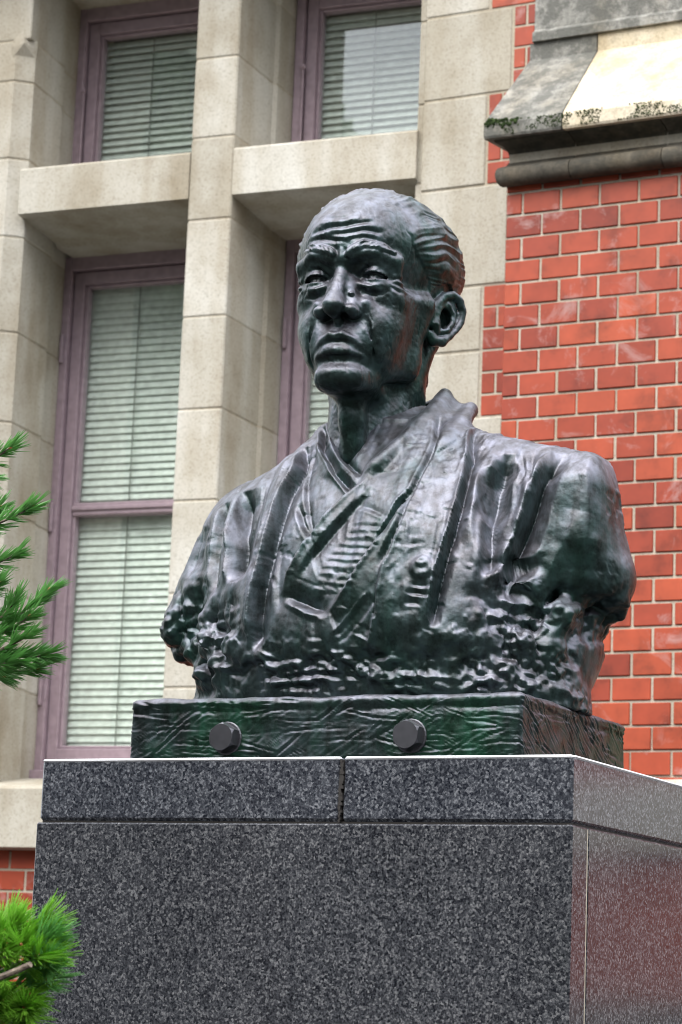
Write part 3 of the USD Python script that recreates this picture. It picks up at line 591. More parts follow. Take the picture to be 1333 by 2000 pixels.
    D += sstep(-.05, .05, y) * (.009 * meshkit.noise(V / .03, 87) * np.exp(-((z - hz - .010) / .010) ** 2) - .007 * sstep(.004, -.004, z - hz) * sstep(.10, -.02, x))
    # crumbled clay along the bottom and where the arms end
    crumb = np.maximum(sstep(.150, .05, z + .09 * fb(V / .07, 2, 95)) * sstep(-.1, .05, y), .7 * r) * (.25 + .75 * sstep(.42, .62, meshkit.noise(V / .075, 98))); c1 = meshkit.noise(V / .019, 96); c2 = meshkit.noise(V / .0095, 97)
    D += crumb * (.016 * fb(np.stack([x / .045, y / .045, z / .03], -1), 3, 96) + .010 * (np.abs(c1 - .5) * 2 - .35) + .0035 * (sstep(.35, .65, c2) - .5))
    # the back and the outer arms: long scraped strokes
    side = 1 - fr
    D += side * .006 * fb(np.stack([x / .03, y / .03, z / .12], -1), 3, 91)
    return relax(V + N * D[:, None], Q, 1, .30)
HSTEP, TSTEP = 1.1, .0034
BOLTS = [(-.2001, -.0807), (.1998, -.0807)]
# ------------------------------------------------------------------ ground and pedestal
obj('ground', (np.array([[-60, -60, 0], [60, -60, 0], [60, 60, 0], [-60, 60, 0.]]), np.array([[0, 1, 2], [0, 2, 3]])), M_GRAVEL, None, kind='structure')
ped = thing('granite_pedestal', 'polished dark granite pedestal with a capstone in two slabs under the bust', 'pedestal', (P0[0], P0[1], 0))
ZT = P0[2]; DEP = .86; PO = np.array([P0[0], P0[1], 0])
AXP = np.array([PD, PN, UP]); JX = -.462
obj('cap_slab', boxmesh(PO, AXP, (-1.1335, -DEP, ZT - .1205), (JX - .0022, 0, ZT), .006), M_GRAN_CAP, ped)
obj('cap_slab', boxmesh(PO, AXP, (JX + .0022, -DEP, ZT - .1205), (0, 0, ZT), .006), M_GRAN_CAP, ped)
jg = np.random.default_rng(3); js = []
for k in range(26):
    z = ZT - .004 - k * .0045; w = .0018 + .0028 * (k < 22) * jg.random(); x = JX + jg.normal(0, .0008) - .00008 * k
    js.append(boxmesh(PO, AXP, (x - w, -DEP + .01, z - .0055), (x + w, .0008 + .0012 * jg.random(), z)))
obj('joint_mortar', join(js), M_GROUT, ped)
obj('bed_joint', boxmesh(PO, AXP, (-1.128, -DEP + .006, ZT - .1245), (-.006, -.006, ZT - .1200)), M_GROUT, ped)
ZB = ZT - .1245
obj('front_panel', boxmesh(PO, AXP, (-1.1365, -.073, .16), (.003, .003, ZB), .003), M_GRAN, ped)
obj('side_panel', boxmesh(PO, AXP, (-.060, -DEP + .08, .16), (.003, -.0775, ZB), .003), M_GRAN, ped)
obj('side_panel', boxmesh(PO, AXP, (-1.1365, -DEP + .08, .16), (-1.075, -.0775, ZB), .003), M_GRAN, ped)
obj('back_panel', boxmesh(PO, AXP, (-1.1365, -DEP, .16), (.003, -DEP + .076, ZB), .003), M_GRAN, ped)
obj('panel_joint', boxmesh(PO, AXP, (-1.130, -.080, .17), (.0014, -.070, ZB - .003)), M_MORTAR, ped)
obj('foot_slab', boxmesh(PO, AXP, (-1.25, -DEP - .1, 0), (.115, .115, .157), .008), M_GRAN_CAP, ped)

M_EDGE_GLINT = paint('painted_edge_glint', (.62, .62, .64), .6, bump=.2, sc=300)  # sky glint on the top edges of the cap, painted as pale strips
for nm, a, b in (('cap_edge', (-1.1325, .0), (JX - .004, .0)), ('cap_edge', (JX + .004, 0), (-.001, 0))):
    obj(nm, boxmesh(PO, AXP, (a[0], -.012, ZT - .0062), (b[0], .0012, ZT + .0012), .0035), M_EDGE_GLINT, ped)
obj('cap_edge', boxmesh(PO, AXP, (-.009, -DEP, ZT - .005), (.0012, -.0125, ZT + .0012), .003), M_EDGE_GLINT, ped)
# ------------------------------------------------------------------ the school building behind: a brick pier, stone dressed windows
rng = np.random.default_rng(7)
AX = np.array([PD, PN, UP])                              # the pier is parallel to the pedestal
BP = np.array([.4574, 7.0, 0.])                          # its left front edge
WY = -.385
WX = np.array([[math.cos(WY), math.sin(WY), 0], [math.sin(WY), -math.cos(WY), 0], [0, 0, 1.]])
WO = BP - PD * .405 - PN * .25                           # right jamb of the window bay, which is canted a little
def fixed(v, t):
    m = trimesh.Trimesh(v, t, process=False); trimesh.repair.fix_normals(m); return np.array(m.vertices), np.array(m.faces)
def prism(o, ax, prof, x0, x1, mit0=0.0, mit1=0.0):
    """The closed profile (offset from the wall, height) drawn along the wall from x0 to x1; mit slants the ends with the offset."""
    prof = np.asarray(prof, float); n = len(prof)
    A = np.c_[x0 - mit0 * prof[:, 0], prof]; B = np.c_[x1 + mit1 * prof[:, 0], prof]
    V = np.vstack([A, B]); T = []
    for i in range(n):
        j = (i + 1) % n; T += [[i, j, n + j], [i, n + j, n + i]]
    cap_ = trimesh.creation.triangulate_polygon(__import__('shapely').Polygon(prof), engine='earcut')
    idx = cKDTree(prof).query(cap_[0])[1]
    for f in cap_[1]: T += [list(idx[f]), list(n + idx[f][::-1])]
    return fixed(np.asarray(o) + V @ np.asarray(ax), np.array(T))
bld = thing('school_building', 'red brick school building with cream stone window surrounds and a buttress', 'building', (BP[0], BP[1], 0))
def block(name, o, ax, lo, hi, m, ch=.005, label=None): return obj(name, boxmesh(o, ax, lo, hi, ch), m, bld, label=label)

# --- brick pier
C_, P_, J_ = .0694, .1215, .0075
Z0 = 3.436 - 18 * C_
obj('pier_core', join([boxmesh(BP, AX, (.003, -.60, 0), (2.7, -.004, 4.0))]), M_MORTAR, bld)
farb = []
for r in range(-20, 25):
    z = Z0 + r * C_
    x = 0.0; first = (.051 if r % 2 == 1 else .1125)
    k = 0
    while x < 2.68:
        w = first if k == 0 else P_ - J_
        lo, hi = (x + (0 if k == 0 else 0), -.06, z + J_ / 2), (x + w - (0 if k else J_ / 2), .0, z + C_ - J_ / 2)
        jit = rng.normal(0, .0008, 3)
        lo = np.array(lo) + [0, 0, jit[1] * .5]; hi = np.array(hi) + [jit[0], abs(jit[2]) * 1.2, jit[1] * .5]
        if z > 2.12 and x < .66 and z < 3.87:
            obj('brick', boxmesh(BP, AX, lo, hi, .0022), M_BRICK[rng.choice(3, p=[.5, .3, .2])], bld)
        else: farb.append(boxmesh(BP, AX, lo, hi))
        x += w + J_ if k else first + J_ / 2 - .0
        k += 1
obj('further_bricks', join(farb), M_BRICK[0], bld, kind='stuff')
# string course and base course of the pier, level with the window sill
obj('string_course', prism(BP, AX, [(.03, 1.911), (.03, 2.085), (.02, 2.105), (-.02, 2.112), (-.02, 1.905)], -.02, 2.75), M_STONE, bld)
obj('base_course', prism(BP, AX, [(.06, 0.0), (.06, 1.47), (.045, 1.50), (-.02, 1.515), (-.02, 0.0)], -.02, 2.75), M_STONE_DARK, bld)
# --- quoins beside the window, with brick between their teeth
QZ = [(1.90, 2.22, 's'), (2.22, 2.53, 'l'), (2.53, 2.88, 's'), (2.88, 3.24, 'l'), (3.24, 3.45, 's'), (3.45, 3.658, 's'), (3.658, 3.983, 'l'), (3.983, 4.282, 's'), (4.282, 4.563, 'l'), (4.563, 4.86, 's'), (4.86, 5.2, 'l')]
obj('quoin_core', join([boxmesh(BP, AX, (-.402, -.60, 0), (.0, -.2545, 5.4))]), M_MORTAR, bld)
farq = []
for a, b, k in QZ:
    block('quoin_stone', BP, AX, (-.405, -.50, a + .003), (-.185 if k == 's' else -.105, -.25 + rng.normal(0, .001), b - .003), M_STONE, .004)
    x0 = -.185 if k == 's' else -.105
    nr = int(round((b - a) / C_)); hh = (b - a) / nr
    for i in range(nr):
        segs = [(x0 + .008, -.135 if k == 's' else -.06), ((-.135 if k == 's' else -.06) + J_, -.004)] if i % 2 else [(x0 + .008, -.03), (-.03 + J_, -.004)]
        for s0, s1 in segs:
            if not 3.2 < a + i * hh < 4.75: farq.append(boxmesh(BP, AX, (s0, -.30, a + i * hh + J_ / 2), (s1, -.2515, a + (i + 1) * hh - J_ / 2))); continue
            obj('brick', boxmesh(BP, AX, (s0, -.30, a + i * hh + J_ / 2), (s1, -.2515, a + (i + 1) * hh - J_ / 2), .002), M_BRICK[rng.choice(3, p=[.4, .2, .4])], bld)
obj('further_bricks', join(farq), M_BRICK[0], bld, kind='stuff')
# --- weathering of the buttress: drip stones, moulding, upper stage
def slopeprof(): return [(-.2, 4.015), (.080, 4.003), (.084, 4.010), (.084, 4.046), (.074, 4.062), (-.19, 4.345), (-.19, 4.40), (-.5, 4.40), (-.5, 4.015)]
wx = [-.036, .205, .64, 1.2, 1.9, 2.7]
for i in range(5):
    obj('weathering_stone', prism(BP, AX, slopeprof(), wx[i] + (.002 if i else 0), wx[i + 1] - .002, .1 if i == 0 else 0), (M_STONE_GREY, M_STONE_WARM)[i % 2] if i < 2 else M_STONE_GREY, bld, label=('grey lichen-spotted weathering stone', 'warm yellow weathering stone with mossy drip edge')[i] if i < 2 else None)
th = np.linspace(-2.2, 1.35, 9)
roll = [(.022 + .030 * math.cos(t), 3.898 + .030 * math.sin(t)) for t in th]
mold = [(-.3, 3.868), (-.01, 3.868)] + roll + [(.006, 3.938), (-.006, 3.952), (-.008, 3.968), (.000, 3.984), (.020, 3.994), (.055, 3.998), (.062, 4.006), (-.3, 4.006)]
mxs = [-.002, .215, .50, .95, 1.6, 2.7]
for i in range(5): obj('moulding_stone', prism(BP, AX, mold, mxs[i] + .0015, mxs[i + 1] - .0015, .35 if i == 0 else 0), M_STONE_DARK, bld, smooth=35)
obj('upper_stage_stone', prism(BP, AX, [(-.5, 4.402), (-.178, 4.402), (-.178, 4.43), (-.196, 4.445), (-.196, 5.4), (-.5, 5.4)], -.006, 2.7), M_STONE_GREY, bld)
# moss along the drip edge
mv = []
for k in range(2600):
    if k < 300: x, z = -.042 + abs(rng.normal(0, .055)), 4.046 + rng.normal(0, .006)
    else:
        x, z = rng.uniform(.02, .66), rng.uniform(4.008, 4.052)
        if meshkit.noise(np.array([[x / .035, z / .02, 0.]]), 5)[0] < .50: continue
    k = k if k < 260 else 400 + k % 3
    s = rng.uniform(.003, .008) * (1 if k < 260 else .34)
    c = BP + PD * x + PN * (.084 if k >= 260 else .078 + rng.normal(0, .003)) + UP * z
    b_ = trimesh.creation.icosphere(subdivisions=0, radius=s); mv.append((b_.vertices * rng.uniform(.6, 1.2, 3) + c, b_.faces))
obj('moss', join(mv), M_MOSS, bld, kind='stuff')

# --- window bay: jambs, mullion, transoms, head, sill
def wb(name, lo, hi, m=M_STONE, ch=.004, label=None): return block(name, WO, WX, lo, hi, m, ch, label)
obj('bay_core', join([boxmesh(WO, WX, (-2.2, -.9, 0), (-.02, -.012, 1.90)), boxmesh(WO, WX, (-2.2, -.9, 5.02), (.3, -.012, 5.5)), boxmesh(WO, WX, (-2.2, -.9, 1.9), (-1.60, -.012, 5.1))]), M_MORTAR, bld)
JZ = [2.13, 2.42, 2.72, 3.02, 3.32, 3.628, 3.956, 4.238, 4.514, 4.80, 5.0]
pf = lambda a, b: None
def column(prof_fn, name, zs, m=M_STONE):
    """A pier of stacked stones whose plan (x, offset) is prof_fn(z)."""
    for a, b in zip(zs[:-1], zs[1:]):
        pl = np.array(prof_fn((a + b) / 2)); n = len(pl); g = .0022; c = .004
        cen = pl.mean(0); rings = []
        for z, s in ((a + g, c), (a + g + c, 0), (b - g - c, 0), (b - g, c)):
            q = pl + (cen - pl) / np.linalg.norm(cen - pl, axis=1, keepdims=True) * s; rings.append(np.c_[q, np.full(n, z)])
        V = np.vstack(rings); T = []
        for r in range(3):
            for i in range(n):
                j = (i + 1) % n; T += [[r * n + i, r * n + j, (r + 1) * n + j], [r * n + i, (r + 1) * n + j, (r + 1) * n + i]]
        ct = trimesh.creation.triangulate_polygon(__import__('shapely').Polygon(pl), engine='earcut'); ix = cKDTree(pl).query(ct[0])[1]
        for f in ct[1]: T += [list(ix[f]), list(3 * n + ix[f][::-1])]
        v, t = fixed(V, np.array(T)); obj(name, fixed(WO + v @ WX, t), m, bld)
mull = lambda z: [(-.805, 0), (-.66, 0), (-.655, -.005), (-.645, -.27), (-.635, -.285), (-.632, -.43), (-.832, -.43), (-.830, -.285), (-.82, -.27), (-.81, -.005)]
def cored(prof_fn, zs):
    V = np.array(prof_fn(3.0)); cen = V.mean(0); V = V + (cen - V) / np.linalg.norm(cen - V, axis=1, keepdims=True) * .0035
    n = len(V); W_ = np.vstack([np.c_[V, np.full(n, zs[0])], np.c_[V, np.full(n, zs[-1])]]); T = []
    for i in range(n): j = (i + 1) % n; T += [[i, j, n + j], [i, n + j, n + i]]
    v, t = fixed(W_, np.array(T)); obj('mortar_core', fixed(WO + v @ WX, t), M_MORTAR, bld)
column(mull, 'mullion_stone', JZ)
def jl(z):
    c = .055 if z < 4.6 else .004
    return [(-1.90, 0), (-1.44 - c, 0), (-1.44, -c * .75), (-1.452, -.27), (-1.468, -.285), (-1.478, -.43), (-1.90, -.43)]
column(jl, 'jamb_stone', [2.13, 2.45, 2.76, 3.02, 3.32, 3.629, 3.961, 4.237, 4.514, 4.66, 5.0])
jr = lambda z: [(-.024, -.02), (.05, -.02), (.05, -.43), (.03, -.43), (.01, -.285), (-.01, -.27)]
column(jr, 'jamb_stone', [2.13, 2.40, 2.75, 3.05, 3.40, 3.70, 4.02, 4.282, 4.563, 4.85, 5.0])
cored(mull, JZ); cored(jl, JZ); cored(jr, JZ)
# the pointed stop of the left chamfer
st = [(-1.505, .001, 4.60), (-1.44, -.045, 4.60), (-1.505, .001, 4.665), (-1.47, -.001, 4.70), (-1.436, -.045, 4.665), (-1.462, .006, 4.645), (-1.512, .004, 4.635), (-1.435, -.04, 4.635)]
h = trimesh.convex.convex_hull(np.array(st)); obj('chamfer_stop', fixed(WO + h.vertices @ WX, h.faces), M_STONE, bld)
tprof = [(0, 4.034), (.0, 4.188), (-.006, 4.195), (-.28, 4.235), (-.43, 4.24), (-.43, 4.0), (-.285, 4.0), (-.27, 4.012), (-.02, 4.030)]
for a, b in ((-1.446, -.812), (-.654, -.018)): obj('transom_stone', prism(WO, WX, tprof, a, b), M_STONE, bld)
obj('head_stone', prism(WO, WX, [(0, 4.97), (0, 5.4), (-.43, 5.4), (-.43, 4.93), (-.27, 4.945)], -1.9, .1), M_STONE, bld)
obj('hood_moulding', prism(WO, WX, [(-.1, 5.03), (.16, 5.03), (.20, 5.06), (.22, 5.10), (.22, 5.16), (-.1, 5.24)], -2.1, .2), M_STONE, bld)  # unseen hood, added to shade the upper windows
obj('sill_stone', prism(WO, WX, [(.06, 1.911), (.06, 2.095), (.05, 2.107), (-.30, 2.16), (-.43, 2.165), (-.43, 1.905), (.03, 1.905)], -2.0, -.66 - .35), M_STONE, bld)
obj('sill_stone', prism(WO, WX, [(.06, 1.911), (.06, 2.095), (.05, 2.107), (-.30, 2.16), (-.43, 2.165), (-.43, 1.905), (.03, 1.905)], -1.006, .14), M_STONE, bld)
for r in range(4):
    z = 1.843 - .0675 * (r - 0); off = .0 if r % 2 == 0 else .06
    for k in range(-5, 3):
        x = -1.324 + .1215 * k + off
        obj('brick', boxmesh(WO, WX, (x + J_ / 2, -.06, z + J_ / 2), (x + .1215 - J_ / 2, -.008 + rng.normal(0, .0006), z + .0675 - J_ / 2), .002), M_BRICK[rng.choice(3, p=[.5, .1, .4])], bld)
lowb = []
for r in range(4, 26):
    z = 1.843 - .0675 * r
    for k in range(-6, 12):
        x = -1.324 + .1215 * k + (.06 if r % 2 else 0); lowb.append(boxmesh(WO, WX, (x + J_ / 2, -.06, z + J_ / 2), (x + .1215 - J_ / 2, -.008, z + .0675 - J_ / 2)))
obj('further_bricks', join(lowb), M_BRICK[0], bld, kind='stuff')
# --- windows
def window(x0, x1, z0, z1, rail=None, lab=None):
    w = thing('window', None, None, parent=bld); tag(w, lab)
    B = lambda name, lo, hi, m=M_FRAME, ch=.003: obj(name, boxmesh(WO, WX, lo, hi, ch), m, w)
    f = .030                                                # fixed outer frame, then the sash in two steps
    B('frame', (x0, -.50, z0), (x0 + f, -.405, z1)); B('frame', (x1 - f, -.50, z0), (x1, -.405, z1))
    B('frame', (x0 + f, -.50, z0), (x1 - f, -.405, z0 + .03)); B('frame', (x0 + f, -.50, z1 - .05), (x1 - f, -.405, z1))
    a, b, c, d = x0 + f + .004, x1 - f - .004, z0 + .034, z1 - .054; s = .040
    B('sash', (a, -.48, c), (a + s, -.425, d)); B('sash', (b - s, -.48, c), (b, -.425, d)); B('sash', (a + s, -.48, c), (b - s, -.425, c + .045)); B('sash', (a + s, -.48, d - .045), (b - s, -.425, d))
    i0, i1, k0, k1 = a + s, b - s, c + .045, d - .045
    for lo, hi in (((i0, -.475, k0), (i0 + .010, -.437, k1)), ((i1 - .010, -.475, k0), (i1, -.437, k1)), ((i0 + .01, -.475, k0), (i1 - .01, -.437, k0 + .010)), ((i0 + .01, -.475, k1 - .01), (i1 - .01, -.437, k1))): B('glazing_bead', lo, hi, ch=.004)
    zs = [k0 + .01, k1 - .01]
    if rail:
        B('rail', (i0 + .002, -.482, rail - .022), (i1 - .002, -.428, rail + .022)); B('rail_moulding', (i0 + .002, -.428, rail - .006), (i1 - .002, -.420, rail + .010))
        zs = [zs[0], rail - .022, rail + .022, zs[1]]
    for q in range(0, len(zs), 2): obj('pane', boxmesh(WO, WX, (i0 + .008, -.462, zs[q] - .004), (i1 - .008, -.458, zs[q + 1] + .004)), M_GLASS, w)
    return w, (i0, i1, k0, k1), (a, c, d)
def blind(x0, x1, z0, z1, label, cordx, tilt=66):
    t = thing('venetian_blind', label, 'blind', WO - WX[1] * .488 + WX[0] * x0 + UP * z0)
    n = int((z1 - z0) / .0262)
    for i in range(n):
        z = z0 + .012 + i * .0262 + rng.normal(0, .0005); tl = tilt + rng.normal(0, 1.2)
        ca, sa = math.cos(math.radians(tl)), math.sin(math.radians(tl)); u = np.linspace(-.0170, .0170, 4); bow = .0022 * (1 - (u / .0170) ** 2)
        pr = [(-.488 + p * ca - q_ * sa, z - p * sa - q_ * ca * -1) for p, q_ in zip(u, bow)]
        pr = pr + [(o_ - .0005, z_ - .0007) for o_, z_ in pr[::-1]]
        obj('slat', prism(WO, WX, pr, x0, x1), M_SLAT, t, smooth=30)
    for cx in cordx: obj('ladder_cord', boxmesh(WO, WX, (cx - .0018, -.4740, z0), (cx + .0018, -.4715, z1)), M_CORD, t)
    obj('bottom_rail', boxmesh(WO, WX, (x0, -.500, z0 - .012), (x1, -.476, z0 + .004), .003), M_SLAT, t)
    obj('head_rail', boxmesh(WO, WX, (x0, -.510, z1), (x1, -.474, z1 + .03), .003), M_SLAT, t)
specs = [(-1.478, -.832, 2.195, 4.005, 3.10, 'tall lower left window in mauve frame', 'pale grey venetian blind behind the tall lower window left of the mullion'),
         (-.630, .015, 2.195, 4.005, 3.10, 'tall lower window mostly hidden by the bust', 'pale grey venetian blind in the lower window mostly hidden by the bust'),
         (-1.478, -.832, 4.245, 4.935, None, 'small upper left window', 'shaded venetian blind in the small upper window at far left'),
         (-.630, .015, 4.245, 4.935, None, 'small upper window above the head of the bust', 'venetian blind behind reflecting glass in the small upper window over the head')]
for x0, x1, z0, z1, rail, lab, blab in specs:
    w, (i0, i1, k0, k1), (a, c, d) = window(x0, x1, z0, z1, rail, lab)
    blind(x0 + .05, x1 - .05, k0 - .02, k1 + .01, blab, (x0 + .27, x1 - .16), 72 if rail else 58)
    # espagnolette rod and hinges on the left stile
    zz = (c + d) / 2
    if rail is None:
        obj('stay_rod', tube([WO + np.array([x0 + .036, -.400, c + .02]) @ WX, WO + np.array([x0 + .036, -.400, zz + .03]) @ WX], .005, 8), M_FRAME, w); obj('stay_knob', boxmesh(WO, WX, (x0 + .028, -.405, zz + .03), (x0 + .046, -.388, zz + .045), .003), M_FRAME, w)
    else:
        for hz in (2.42, 3.02, 3.62): obj('hinge', tube([WO + np.array([x0 + .012, -.397, hz]) @ WX, WO + np.array([x0 + .012, -.397, hz + .10]) @ WX], .007, 8), M_FRAME, w)
        obj('sill_board', boxmesh(WO, WX, (x0 - .02, -.44, 2.150), (x1 + .01, -.37, 2.196), .004), M_FRAME, w)
obj('room_wall', join([boxmesh(WO, WX, (-2.2, -1.3, 1.5), (.5, -1.25, 5.3)), boxmesh(WO, WX, (-2.2, -1.25, 5.2), (.5, -.5, 5.25)), boxmesh(WO, WX, (-2.2, -1.25, 1.5), (.5, -.5, 1.55)), boxmesh(WO, WX, (-2.25, -1.25, 1.55), (-2.2, -.45, 5.2)), boxmesh(WO, WX, (.5, -1.25, 1.55), (.55, -.6, 5.2))]), M_ROOM, bld)
# ------------------------------------------------------------------ the bronze bust
bust = thing('bronze_bust', 'dark green patinated bronze bust of a man in a kimono on its bolted plinth', 'bust', BO)
def split(V, T, N, keep):
    """The faces whose corners are mostly in keep, as their own small mesh."""
    f = T[keep[T].sum(1) >= 2]; u, inv = np.unique(f, return_inverse=True)
    return (V[u], inv.reshape(-1, 3)), N[u]
HV, HQ = surface(head_sdf, (-95, -116, -195), (95, 122, 122), HSTEP, sym=True)
HV = relax(HV, HQ, 1, .4)
HV, hm, ear, _d = head_detail(HV, HQ)[:3] + (None,)
HW = from_b(head_to_b(HV)); HT = tris(HQ)[:, ::-1]; HN = vnormals(HW, HT)
hair = (hm > .5); earm = ear & (np.abs(HV[:, 0]) > 62)
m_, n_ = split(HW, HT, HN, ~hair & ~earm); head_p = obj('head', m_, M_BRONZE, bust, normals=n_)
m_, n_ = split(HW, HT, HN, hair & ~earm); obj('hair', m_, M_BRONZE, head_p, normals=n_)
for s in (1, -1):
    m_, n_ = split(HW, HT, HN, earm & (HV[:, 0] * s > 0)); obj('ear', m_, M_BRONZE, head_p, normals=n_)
TV, TQ = surface(torso_sdf2, (-.62, -.36, -.03), (.62, .36, .78), TSTEP, margin=1.15)
TV = relax(TV, TQ, 1, .4); TB = TV.copy(); TV = torso_detail(TV, TQ)
TW = from_b(TV); TT = tris(TQ)[:, ::-1]; TN = vnormals(TW, TT)
zz = TB[:, 2]
kim = (TB[:, 1] > -.10) & (TB[:, 0] > np.interp(zz, [.1, .23, .36, .45, .52, .575, .7], [-.190, -.188, -.178, -.172, -.162, -.19, -.2])) & (TB[:, 0] < np.interp(zz, [.08, .17, .26, .36, .43, .47, .54, .63, .7], [.055, .078, .086, .113, .120, .127, .134, .112, .11])) & (zz > .085)
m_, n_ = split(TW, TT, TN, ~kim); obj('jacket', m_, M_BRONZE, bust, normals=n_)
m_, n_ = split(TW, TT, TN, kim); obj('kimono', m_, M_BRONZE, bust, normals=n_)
# the plinth, cast with the bust, its faces scored with a modelling tool
def plinth():
    st = .0029; lo, hi = np.array([-.4255, -.275, -.130]), np.array([.4255, .28, .0]); r = .010
    def f(p):
        q = np.abs(p - ((lo + hi) / 2).astype(F4)) - ((hi - lo) / 2 - r).astype(F4)
        d = np.linalg.norm(np.maximum(q, 0), axis=1) + np.minimum(q.max(1), 0) - r
        return d + .006 * fb(p / .05, 2, 5)
    V, Q = surface(f, lo - .02, hi + .02, st); V = relax(V, Q, 1, .4)
    N = vnormals(V, tris(Q)); a = np.where(np.abs(N[:, 1]) > .7, V[:, 0], V[:, 1]); z = V[:, 2]
    vert = sstep(.8, .5, np.abs(N[:, 2]))
    g = np.random.default_rng(11); D = .0018 * fb(V / .06, 2, 6) + .0008 * fb(V / .012, 2, 7)
    for k in range(380):
        side = k % 2
        c = np.array([g.uniform(-.43, .43), g.uniform(-.128, -.005)]); ang = g.choice([math.radians(36), math.radians(4), math.radians(26), math.radians(-15)], p=[.42, .36, .14, .08]) + g.normal(0, .10); L = g.uniform(.03, .15)
        dr = np.array([math.cos(ang), math.sin(ang)]) * L / 2; bend = g.normal(0, .0025); nx = np.array([-dr[1], dr[0]]) / (L / 2)
        sel = np.where((vert > 0) & ((np.abs(N[:, 1]) > .7) == (side == 0)) & (np.abs(a - c[0]) < L) & (np.abs(z - c[1]) < L))[0]
        if not len(sel): continue
        d, s, al = poly_dist(a[sel], z[sel], [c - dr, c + nx * bend, c + dr]); w = g.uniform(.0013, .0026)
        e = np.clip(np.minimum(al, 1 - al) * 6, 0, 1); h = g.uniform(.0005, .0016)
        D[sel] += vert[sel] * e * h * (-np.exp(-(d / w) ** 2) + .6 * np.exp(-((d - 1.9 * w) / w) ** 2))
    rag = .002 * ridged(np.stack([a / .02, a * 0, z / .05], -1), 9)
    D += vert * (rag * np.exp(-((z + .012) / .008) ** 2) - .004 * np.exp(-((z + .026) / .006) ** 2) * meshkit.noise(np.stack([a / .05, 0 * a, 0 * a], -1), 4))
    return V + N * D[:, None], Q
PV, PQ = plinth(); PW = from_b(PV); PT = tris(PQ)[:, ::-1]
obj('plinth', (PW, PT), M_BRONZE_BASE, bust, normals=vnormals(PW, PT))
def bolt(x, z):
    y = .279; c = lambda q: from_b(np.array([x, y, z]) + q)
    hexa = np.array([[math.cos(a) * .0305, 0, math.sin(a) * .0305] for a in np.arange(6) * math.pi / 3 + math.pi / 6])
    V = []; T = []
    ring = [hexa + [0, .004, 0], hexa + [0, .024, 0]]
    a18 = np.arange(24) * math.pi / 12
    m = trimesh.convex.convex_hull(np.vstack([hexa * [1, 0, 1] + [0, .004, 0], hexa * [1, 0, 1] + [0, .0225, 0], np.c_[np.cos(a18) * .0258, np.full(24, .0285), np.sin(a18) * .0258]]))
    b = obj('bolt', fixed(c(np.array(m.vertices)), m.faces), M_BOLT, bust)
    w = np.vstack([np.c_[np.cos(a18) * rr, np.full(24, yy), np.sin(a18) * rr] for rr, yy in ((.033, -.006), (.033, .003), (.031, .0045))])
    h = trimesh.convex.convex_hull(w); obj('washer', fixed(c(np.array(h.vertices)), h.faces), M_BOLT, b)
for x, z in BOLTS: bolt(x, z)
# ------------------------------------------------------------------ the pine at the left
pine = thing('pine_tree', 'young pine tree reaching in from the left with bright green needle tufts', 'tree', (-.95, 4.15, 0))
pg = np.random.default_rng(21)
def bez(a, b, c, n=10):
    t = np.linspace(0, 1, n)[:, None]; return (1 - t) ** 2 * np.asarray(a) + 2 * t * (1 - t) * np.asarray(b) + t * t * np.asarray(c)
trunk = bez((-.95, 4.15, 0), (-.90, 4.10, 1.3), (-1.0, 4.2, 2.9), 16) + np.c_[pg.normal(0, .008, (16, 2)), np.zeros(16)]
obj('trunk', tube(trunk, np.linspace(.055, .022, 16), 12), M_BARK, pine, smooth=40)
def needles(path, n, ln, spread, w=.0007, start=.0, seed=0):
    """Needles along a shoot: each a thin bent blade of three sides, opening outward and forward."""
    g = np.random.default_rng(seed); path = np.asarray(path); L = len(path) - 1; V = []; T = []; k = 0
    bun = None
    for i in range(n):
        if i % 5 == 0:                                       # needles grow in bundles of five
            t = start + (1 - start) * g.random() ** .75; q = t * L; j = min(int(q), L - 1); p = path[j] + (path[j + 1] - path[j]) * (q - j)
            ax = path[j + 1] - path[j]; ax /= np.linalg.norm(ax)
            r0_ = g.normal(size=3); r0_ -= ax * (r0_ @ ax); r0_ /= np.linalg.norm(r0_)
            sp0 = spread * (1.2 - .65 * t) * g.uniform(.7, 1.25); l0 = ln * g.uniform(.8, 1.12)
        r = r0_ + g.normal(0, .16, 3); r -= ax * (r @ ax); r /= np.linalg.norm(r)
        sp = sp0 + g.normal(0, .09)
        d = ax * math.cos(sp) + r * math.sin(sp); l = l0 * g.uniform(.92, 1.06)
        e1 = np.cross(d, [0.3, .2, 1]); e1 /= np.linalg.norm(e1); e2 = np.cross(d, e1)
        bend = (ax * .12 + np.array([0, 0, .03])) * l + g.normal(0, .025, 3) * l
        pts = [p, p + d * l * .5 + bend * .25, p + d * l + bend]; ws = [w * .8, w, w * .22]
        for c, ww in zip(pts, ws):
            for a in (0, 2.094, 4.189): V.append(c + ww * (math.cos(a) * e1 + math.sin(a) * e2))
        for s in (0, 3):
            for a in range(3):
                b = (a + 1) % 3; T += [[k + s + a, k + s + b, k + s + 3 + b], [k + s + a, k + s + 3 + b, k + s + 3 + a]]
        k += 9
    return np.array(V), np.array(T)
